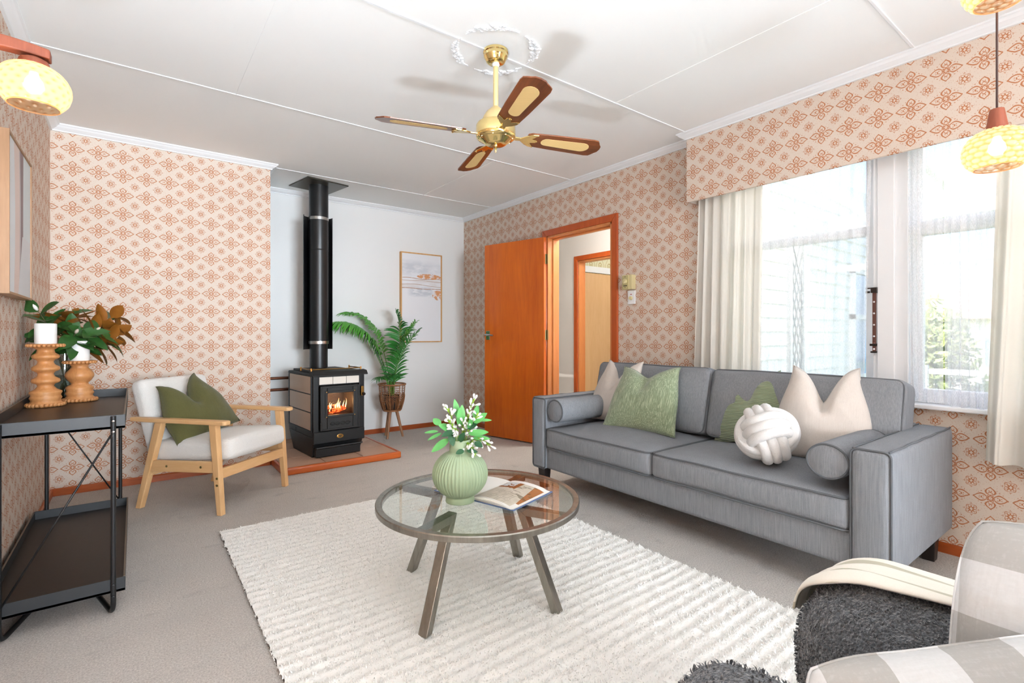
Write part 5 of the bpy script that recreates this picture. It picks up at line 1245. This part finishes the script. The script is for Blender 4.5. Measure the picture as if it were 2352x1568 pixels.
for (b0, d, L, W, mt) in [((-.03, -.01, .04), (-.55, -.2, .28), .060, .030, glf), ((-.075, -.02, .060), (-.3, .2, .25), .045, .028, glf), ((-.04, -.03, .01), (-.62, -.2, -.42), .082, .030, glf), ((-.07, -.02, .03), (-.6, -.1, -.26), .060, .014, glf), ((-.085, -.01, .035), (-.8, 0, -.05), .055, .012, glf),
                         ((.0, -.01, .05), (.10, -.1, .9), .090, .034, glf), ((-.008, .01, .08), (-.16, .1, .8), .080, .024, glf), ((.055, -.02, .07), (.62, -.1, .50), .065, .030, glf), ((.04, -.03, .055), (.05, -.4, .4), .048, .034, glf), ((.035, -.03, .03), (.9, -.2, .14), .080, .028, glf), ((.05, -.02, .012), (.9, 0, -.02), .070, .020, glf), ((.075, -.02, .08), (.8, .1, .02), .05, .012, glf), ((.055, .0, .08), (.2, .2, .8), .06, .022, glf),
                         ((-.02, -.03, .04), (-.35, -.2, -.1), .055, .026, dlf), ((.0, -.04, .0), (.3, -.3, .55), .05, .024, dlf), ((.03, -.05, -.03), (.7, -.2, -.03), .045, .018, dlf), ((.02, -.05, -.03), (-.5, -.3, -.12), .035, .02, dlf), ((.03, -.02, .045), (.5, .1, .35), .05, .024, dlf), ((-.035, -.03, .03), (.2, -.3, -.6), .05, .026, dlf), ((.06, -.04, .0), (.6, -.4, -.25), .04, .024, dlf), ((.02, .02, .05), (.3, .4, .4), .05, .02, dlf)]:
    mb = MB(); dd = rt*d[0]+fw*d[1]+Vector((0, 0, d[2])); leaf_mesh(mb, off(*b0), dd, -fw*.75+Vector((0, 0, .65))+rt*fr_.uniform(-.2, .2), L, W, .08, .15); mb.build('leaf', mt, fl, smooth=True)

# ---------------------------------------------------------------- open book
bk = empty('open_book', (1.190, 1.705, TZ), RZ(17), label='open photo book lying on the glass table beside the vase', cat='book')
paper = plain('book_paper', (240, 238, 232), .6); cover = plain('blue_cover', (96, 122, 166), .45)
BL = .135   # half spine length; spine along x
mb = MB(); mb.box((-BL-.004, -.205, .0005), (BL+.004, .205, .0035)); mb.build('cover', cover, bk, world=False, bevel=.001)
def page(sgn, hgt, nm, mt, z0=.0035, inset=0, top=False):
    prof = []
    for i in range(13):
        f = i/12; y = sgn*(.004+(.194-inset)*f); z = z0+hgt*math.sin(PI*min(1, .12+f*.95))**.55*(1-.25*f)
        prof.append((y, z))
    mb = MB()
    if top:
        vs = [(-BL+.008, y, z+.0006) for y, z in prof]+[(BL-.008, y, z+.0006) for y, z in prof]; fs = [(i, i+1, 14+i, 13+i) for i in range(12)]; mb.add(vs, fs)
    else:
        n = 13; vs = []
        for x in (-BL+.003, BL-.003): vs += [(x, y, z) for y, z in prof]+[(x, y, z0) for y, z in prof]
        fs = []
        for i in range(12):
            fs += [(i, i+1, 26+i+1, 26+i), (13+i, 39+i, 39+i+1, 13+i+1), (i, 13+i, 13+i+1, i+1), (26+i, 26+i+1, 39+i+1, 39+i)]
        fs += [(12, 25, 51, 38), (0, 26, 39, 13)]; mb.add(vs, fs)
    o = mb.build(nm, mt, bk, world=False, smooth='auto'); bm = bmesh.new(); bm.from_mesh(o.data); bmesh.ops.recalc_face_normals(bm, faces=bm.faces); bm.to_mesh(o.data); bm.free(); return o
page(-1, .020, 'page_block', paper); page(1, .012, 'page_block', paper)
m = M('photo_page'); x, y, z = m.xyz(); u = x/.27+.5; v = (0.0-y)/.2      # u along spine, v from spine to edge
n1 = m.noise(30, 4, .6); n2 = m.noise(60, 4, .6, m.mapped((1, .3, 1), rot=(0, 0, .6)))
c = m.mix(n1.step(.35, .7), lin((196, 190, 174)), lin((214, 208, 194)))
gu = (u*5.0).wrap(); gv = (v*6.0).wrap(); gridm = (gu-.5).abs().lt(.40)*(gv-.5).abs().lt(.38)*u.gt(.06)*u.lt(.48)*v.gt(.2)*v.lt(.72)
edgeg = ((gu-.5).abs().gt(.36)).max((gv-.5).abs().gt(.33))
c = m.mix(gridm*edgeg*.8, c, lin((120, 116, 100)))
c = m.mix((u+(n1-.5)*.2).gt(.62)*(v.lt(.45)), c, lin((150, 92, 46)))
c = m.mix((u+(n1-.5)*.3).gt(.70)*(v.lt(.34))*n1.gt(.5), c, lin((210, 220, 222)))
c = m.mix((v+(u-.5)*.25).gt(.80), c, lin((170, 108, 58)))
c = m.mix(n2.step(.56, .60)*v.gt(.45)*u.gt(.35)*.7, c, lin((92, 80, 50)))
brd = (u.gt(.05)*u.lt(.88)*v.gt(.0)*v.lt(.93))
c = m.mix(brd, lin((242, 240, 236)), c); m.set(Base_Color=c, Roughness=.35)
page(-1, .020, 'photo_page', m.m, top=True); page(1, .012, 'blank_page', paper, top=True)
for i in range(3):   # loose leaves fanning at the open edge
    mb = MB(); prof = [(-(.01+.185*f), .004+.012*math.sin(PI*min(1, .15+.8*f))*(1-i*.22)) for f in [k/10 for k in range(11)]]
    vs = [(-BL+.001-i*.003, y, z) for y, z in prof]+[(-BL+.05, y, z) for y, z in prof]; mb.add(vs, [(k, k+1, 12+k, 11+k) for k in range(10)]); mb.build('loose_leaf', paper, bk, world=False, smooth=True)
# ---------------------------------------------------------------- sofa
sgrey = fabric('sofa_grey_weave', (112, 115, 120), (160, 163, 168), 1100, .22, sheen=.03, mottled=.35)
spipe = plain('sofa_piping', (98, 101, 105), .9)
SX0, SX1, SY0, SY1 = 2.185, 3.032, .615, 2.660
so = empty('sofa', ((SX0+SX1)/2, (SY0+SY1)/2, 0), label='grey two seat fabric sofa with piped cushions under the window', cat='sofa')
def S(name, fn, mat=sgrey, par=so, bev=0, smooth=True):
    mb = MB(); fn(mb); return mb.build(name, mat, par, bevel=bev, smooth=smooth)
def rrect(c, hy, hz, r, n=5):
    pts = []
    for (sy, sz, a0) in ((1, 1, 0), (-1, 1, PI/2), (-1, -1, PI), (1, -1, 3*PI/2)):
        for k in range(n+1):
            a = a0+PI/2*k/n; pts.append((c[0]+sy*(hy-r)+r*math.cos(a), c[1]+sz*(hz-r)+r*math.sin(a)))
    return pts
S('base', lambda b: b.rbox(((SX0+SX1)/2+.008, (SY0+SY1)/2, .215), ((SX1-SX0)/2-.012, (SY1-SY0)/2-.10, .073), .022, 6, (.004, 0, 0)))
S('back_frame', lambda b: b.rbox((SX1-.070, (SY0+SY1)/2, .385), (.068, (SY1-SY0)/2-.11, .235), .03, 8))
for (y0, y1) in ((SY1-.132, SY1), (SY0, SY0+.132)):
    cy, hy = (y0+y1)/2, (y1-y0)/2
    arm = S('armrest', lambda b: b.rbox(((SX0+SX1)/2, cy, .378), ((SX1-SX0)/2, hy, .236), .022, 8, (.006, .004, .005)))
    # piping round the front panel and along the top edges
    loop = rrect((cy, .378), hy-.001, .235, .022)
    S('piping', lambda b: b.tube([(SX0+.006, p[0], p[1]) for p in loop], .0042, 6, closed=True), spipe, arm)
    for yy in (y0+.008, y1-.008):
        S('piping', lambda b: b.tube([(SX0+.01+(SX1-SX0-.03)*i/16, yy, .6135+.0015*math.sin(i*1.7)) for i in range(17)], .004, 6), spipe, arm)
SPL = 1.675
for (y0, y1, sd) in ((SPL+.003, SY1-.136, 1.0), (SY0+.136, SPL-.003, 2.0)):
    cy, hy = (y0+y1)/2, (y1-y0)/2; cx, hx_ = (SX0+2.87)/2, (2.87-SX0)/2
    def puff(o, p, sd=sd):
        wv = .008*nz(p[1]*1.6+sd, sd*3, 0)*(1 if p[0] < -.5 else .3)
        return (o[0], o[1], o[2]+wv+(.004*nz(p[0]*2, p[1]*2, sd)))
    c = S('seat_cushion', lambda b: b.rbox((cx, cy, .352), (hx_, hy, .066), .026, 12, (.010, .0, .036), fn=puff))
    for zz in (.414, .290):
        path = []
        for (x, y) in rrect((cx, cy), hx_-.004, hy-.004, .03, 4):
            pass
        R4 = rrect((cx, cy), hx_-.003, hy-.003, .028, 4); full = []
        for i in range(len(R4)):
            a, b_ = Vector((*R4[i], 0)), Vector((*R4[(i+1) % len(R4)], 0)); n_ = max(1, int((b_-a).length/.06))
            full += [a.lerp(b_, k/n_) for k in range(n_)]
        pts = [(q.x-(.010*(1-((q.y-cy)/hy)**2) if q.x < SX0+.02 else 0), q.y, zz+.008*nz((q.y-cy)/hy*1.6+sd, sd*3, 0)*(1 if q.x < SX0+.15 else .3)) for q in full]
        S('piping', lambda b: b.tube(pts, .0042, 6, closed=True), spipe, c)
for (y0, y1, sd) in ((SPL+.003, 2.585, 3.0), (.725, SPL-.003, 4.0)):
    cy, hy = (y0+y1)/2, (y1-y0)/2
    MBk = Matrix.Translation((2.765, cy, .430)) @ Matrix.Rotation(RZ(13), 4, 'Y')
    def puff2(o, p, sd=sd): return (o[0]+.008*nz(p[1]*2+sd, p[2]*2, sd), o[1], o[2]+.006*nz(p[1]*1.5, sd, 0))
    c = S('back_cushion', lambda b: b.rbox((0, 0, .203), (.088, hy, .203), .034, 12, (.040, .0, .006), M=MBk, fn=puff2))
    R4 = rrect((0, .203), hy-.008, .197, .035, 4); full = []
    for i in range(len(R4)):
        a, b_ = Vector((*R4[i], 0)), Vector((*R4[(i+1) % len(R4)], 0)); n_ = max(1, int((b_-a).length/.08)); full += [a.lerp(b_, k/n_) for k in range(n_)]
    for xs in (-.074, .074):
        S('piping', lambda b: b.tube([tuple(MBk @ Vector((xs, q.x, q.y+.006*nz(q.x/hy*1.5, sd, 0)))) for q in full], .0042, 6, closed=True), spipe, c)
ft = plain('dark_wood_foot', (30, 22, 20), .45)
for (x, y) in ((SX0+.06, SY0+.06), (SX1-.08, SY0+.07), (SX0+.06, SY1-.06), (SX1-.08, SY1-.07)):
    S('foot', lambda b: b.hull8([(x-.024, y-.024, 0), (x+.024, y-.024, 0), (x+.024, y+.024, 0), (x-.024, y+.024, 0)], [(x-.032, y-.032, .15), (x+.032, y-.032, .15), (x+.032, y+.032, .15), (x-.032, y+.032, .15)]), ft, bev=.003, smooth=False)
# bolsters
for (y, lb, sq) in ((2.447, 'grey round bolster beside the far sofa arm', 1.0), (.832, 'grey round bolster beside the near sofa arm', 1.06)):
    t = empty('bolster_cushion', (2.42, y, .535), label=lb, cat='cushion'); r = .077
    def bp(u, v):
        a = 2*PI*u; e = abs(2*v-1); rr = r*(1-max(0, (e-.93)/.07)**2*.10)*(1+.015*nz(u*4, v*3, y))
        return (2.205+.49*v, y+rr*sq*math.cos(a), .540+rr*math.sin(a)/sq)
    mb = MB(); mb.grid(bp, 40, 30, closed_u=True); o = mb.build('roll', sgrey, t, smooth=True)
    for (xx, sg) in ((2.205, -1), (2.695, 1)):
        mb = MB(); n0 = 40
        vs = []; fs = []
        for j in range(6):
            q = 1-j/5; 
            for k in range(n0): a = 2*PI*k/n0; vs.append((xx+sg*.010*(1-q*q), y+r*.9*sq*q*math.cos(a), .540+r*.9*q*math.sin(a)/sq))
        for j in range(5):
            for k in range(n0): fs.append((j*n0+k, j*n0+(k+1) % n0, (j+1)*n0+(k+1) % n0, (j+1)*n0+k))
        mb.add(vs, fs); mb.build('end_panel', sgrey, t, smooth=True)
        mb = MB(); mb.tube([(xx, y+r*.93*sq*math.cos(2*PI*k/40), .540+r*.93*math.sin(2*PI*k/40)/sq) for k in range(40)], .0042, 6, closed=True); mb.build('piping', spipe, t, smooth=True)
# scatter cushions on the sofa
linen = fabric('cream_linen', (206, 196, 187), (222, 214, 206), 600, .3, mottled=.3)
def chenille(name, c1, c2, sc, hor):
    m = M(name); st = m.noise(sc, 3, .6, m.mapped((1, 1, .03) if not hor else (.03, 1, 1))); n1 = m.noise(90, 3, .65, m.mapped((1, 1, .25)))
    sp = m.noise(260, 2, .6, m.mapped((1.0, 1, .05), loc=(4, 2, 1))).step(.55, .62)
    f = ((st-.5)*2.4+.5).clamp(); c = m.mix(f, lin(c1), lin(c2)); c = m.mix(n1.step(.4, .75)*.5, c, lin((106, 120, 92)))
    c = m.mix(sp*.8, c, lin((196, 206, 172)))
    m.set(Base_Color=c, Roughness=.85, Sheen_Weight=.5); m.b.inputs['Specular IOR Level'].default_value = .15; m.bump(st, .5, .004); return m.m
cushion('cushion', (2.60, 2.35, .434), (RZ(-22), RZ(0), RZ(-97)), .46, .46, .15, linen, 'cream linen cushion at the far end of the sofa', chop=.13, seed=5, ear=.26)
cushion('cushion', (2.50, 2.025, .430), (RZ(-27), RZ(-2), RZ(-84)), .53, .45, .15, chenille('green_chenille', (122, 138, 108), (166, 180, 148), 420, False), 'sage green chenille cushion leaning on the far cream cushion', chop=.06, seed=8, pinch=.10, ear=.22)
m = M('green_cord'); x, y, z = m.xyz(); rbs = (z*PI*2/.0085).sin(); m.set(Base_Color=m.mix((rbs*.5+.5), lin((118, 134, 102)), lin((168, 180, 148))), Roughness=.85, Sheen_Weight=.4); m.bump(rbs, .6, .003)
cushion('cushion', (2.67, 1.405, .436), (RZ(-20), RZ(-5), RZ(-100)), .44, .43, .15, m.m, 'sage green ribbed cushion behind the white knot cushion', chop=.08, seed=11, ear=.40)
cushion('cushion', (2.60, 1.01, .432), (RZ(-18), RZ(1), RZ(-74)), .43, .48, .19, linen, 'large cream linen cushion at the near end of the sofa', chop=.17, seed=14, ear=.34)
# knot cushion
m = M('white_teddy'); n1 = m.noise(280, 3, .7); m.set(Base_Color=m.mix(n1, lin((212, 209, 206)), lin((236, 234, 232))), Roughness=1, Sheen_Weight=.3); m.b.inputs['Specular IOR Level'].default_value = .05; m.bump(n1, .6, .004); wteddy = m.m
kc = Vector((2.335, 1.135, .586)); KR = .098; kt = .038
t = empty('knot_cushion', (kc.x, kc.y, kc.z-.135), label='white fleece knot ball cushion on the sofa seat', cat='cushion')
RK = (Matrix.Rotation(RZ(24), 3, 'Z') @ Matrix.Rotation(RZ(28), 3, 'Y') @ Matrix.Rotation(RZ(-22), 3, 'X'))
for band in range(3):
    for st_ in (-1, 0, 1):
        pts = []; 
        for i in range(64):
            a = 2*PI*i/64
            rr = KR+.014*math.cos(2*a)+(.004 if st_ == 0 else 0); o = st_*kt*1.02*(1-.06*math.cos(2*a))
            v = [Vector((rr*math.cos(a), rr*math.sin(a), o)), Vector((o, rr*math.cos(a), rr*math.sin(a))), Vector((rr*math.sin(a), o, rr*math.cos(a)))][band]
            pts.append(tuple(kc+RK @ v))
        mb = MB(); mb.tube(pts, kt*.66, 12, closed=True); mb.build('strand', wteddy, t, smooth=True)

# ---------------------------------------------------------------- charcoal fleece armchair in the foreground
m = M('charcoal_fleece'); n1 = m.noise(150, 3, .65, dist=1.2); v1 = m.voro(170)
m.set(Base_Color=m.mix((n1*.6+v1*.5).clamp(), lin((58, 61, 66)), lin((128, 131, 136))), Roughness=1, Sheen_Weight=.5, Sheen_Roughness=.5); m.b.inputs['Specular IOR Level'].default_value = .05; m.bump(n1+v1, .9, .008); fleece = m.m
tc = empty('fleece_armchair', (.95, .0, 0), label='charcoal fleece armchair in the near right corner', cat='armchair')
def lump(o, p): return (o[0]+.010*nz(p[0]*2+1, p[1]*2, p[2]*2), o[1]+.008*nz(p[0]*2, p[1]*2+4, p[2]*2), o[2]+.010*nz(p[0]*2, p[1]*2, p[2]*2+8))
def A(name, c, h, r, crown=(0, 0, 0)):
    mb = MB(); mb.rbox(c, h, r, 10, crown, fn=lump); o = mb.build(name, fleece, tc, smooth=True)
    # curly fleece standing off the surface
    mq = MB(); rq = random.Random(len(name)*7+int(c[0]*100)); vs = []; fs = []
    me = o.data; offv = totloc(tc)
    cand = [p for p in me.polygons if (p.center+offv).y > -.05 and (p.center+offv).z > .12]
    area = sum(p.area for p in cand); dens = 15000 if c[0] > .9 else 9000
    for p in cand:
        k_ = p.area*dens*1.6; n_ = int(k_)+(1 if rq.random() < k_-int(k_) else 0)
        vv = [me.vertices[i].co for i in p.vertices]
        for _ in range(n_):
            a, b = rq.random(), rq.random(); q = vv[0].lerp(vv[1], a).lerp(vv[3].lerp(vv[2], a), b)+offv
            tn = p.normal; d = Vector((rq.uniform(-1, 1), rq.uniform(-1, 1), rq.uniform(-1, 1))); d = (d-tn*d.dot(tn)).normalized(); s = d.cross(tn); w_ = rq.uniform(.0010, .0018); l = rq.uniform(.006, .011)
            k = len(vs); m1 = q+tn*l*.55+d*l*.4; m2 = q+tn*l*.75+d*l*1.0
            vs += [tuple(q-s*w_-tn*.002), tuple(q+s*w_-tn*.002), tuple(m1+s*w_), tuple(m1-s*w_), tuple(m2)]; fs += [(k, k+1, k+2, k+3), (k+3, k+2, k+4)]
    mq.v = vs; mq.f = fs; g = mq.build('fleece_curls', fleece, o); tag(g, kind='stuff')
    return o
ARM = ((1.235, .085, .320), (.170, .420, .220), .150)
A('armrest', *ARM); A('armrest', (.700, .070, .335), (.122, .420, .215), .118)
A('seat', (.94, .0, .270), (.19, .36, .090), .06, (0, 0, .03))
mb = MB(); mb.rbox((.94, -.43, .45), (.44, .10, .38), .09, 10, (0, .02, 0), fn=lump); mb.build('backrest', fleece, tc, smooth=True)
for (x, y) in ((.62, .36), (1.28, .40), (.62, -.40), (1.28, -.40)):
    mb = MB(); mb.tube([(x, y, 0), (x, y, .13)], [.018, .026], 12); mb.build('foot', ft, tc, smooth='auto')
# throw over the far arm
m = M('cream_striped_throw'); x, y, z = m.xyz(); sx_ = (x/.062+.18).wrap(); st = (sx_-.5).abs().lt(.16); n1 = m.noise(500, 2, .6)
m.set(Base_Color=m.mix(st, m.mix(n1, lin((236, 230, 216)), lin((246, 242, 232))), lin((196, 192, 172))), Roughness=.95, Sheen_Weight=.2); m.bump(n1, .2, .002)
ac, ah, ar = ARM
def throw_pt(u, v):
    # v: 0 at the back of the arm, over the top to the front and down; u: 0 inner edge .. 1 outside
    r = ar+.012; ytop = ac[1]+ah[1]-ar; zc = ac[2]+ah[2]-ar
    s = v; y0 = -.12; flat = ytop-y0
    l = s*(flat+r*1.45)
    if l < flat: py, pz = y0+l, zc+r
    else:
        a = min((l-flat)/r, PI/2); rem = max(0, l-flat-r*PI/2); py, pz = ytop+r*math.sin(a), zc+r*math.cos(a)-rem
    xi = ac[0]-.075+.02*math.sin(v*5)+.05*sstep(.75, 1, v)
    w_ = u*.46; xr0 = ac[0]+ah[0]-ar
    if xi+w_ < xr0: px, dz = xi+w_, 0
    else:
        q = xi+w_-xr0; a = min(q/r, PI/2); px, dz = xr0+r*math.sin(a), r*(1-math.cos(a))+max(0, q-r*PI/2)
    fold = .010*math.sin(u*26+2.2*nz(v*2, 3)+v*1.5)*(.35+.65*v)+.012*math.exp(-(u/.10)**2)*(.5+.5*nz(v*4, 7))
    # sit down on the inner roll
    xi_l = ac[0]-ah[0]+ar
    if px < xi_l: dz += r-math.sqrt(max(0, r*r-(xi_l-px)**2))
    return (px, py+.004*math.sin(u*20), pz-dz+abs(fold)+.003)
mb = MB(); mb.grid(throw_pt, 60, 60); o = mb.build('throw_blanket', m.m, smooth=True); sm = o.modifiers.new('solid', 'SOLIDIFY'); sm.thickness = .005; sm.offset = 1
tag(o, 'cream striped throw blanket draped over the charcoal armchair arm', 'blanket')
# gingham cushions
m = M('grey_gingham'); x, y, z = m.xyz(); P_ = .17
ga = ((x/P_+.30).wrap()).lt(.5); gb = ((z/P_+.15).wrap()).lt(.5); nn = m.noise(200, 2, .6, m.mapped((.1, 1, 1)))*.5+m.noise(200, 2, .6, m.mapped((1, 1, .1)))*.5
k = (ga+gb)*.5*(.65+nn*.7); m.set(Base_Color=m.mix(k.clamp(), lin((232, 234, 236)), lin((168, 166, 162))), Roughness=.9, Sheen_Weight=.15); m.b.inputs['Specular IOR Level'].default_value = .1; m.bump(nn, .25, .002)
cushion('cushion', (1.06, .0, .36), (RZ(-18), RZ(5), RZ(-74)), .44, .40, .14, m.m, 'grey and white checked cushion leaning on the throw-covered arm', chop=.02, seed=17, pinch=-.03, rc=.10)
cushion('cushion', (.91, .080, .408), (RZ(-24), RZ(-8), RZ(-40)), .50, .225, .13, m.m, 'grey and white checked cushion nearest the camera', chop=.0, seed=23, pinch=-.02, rc=.08)
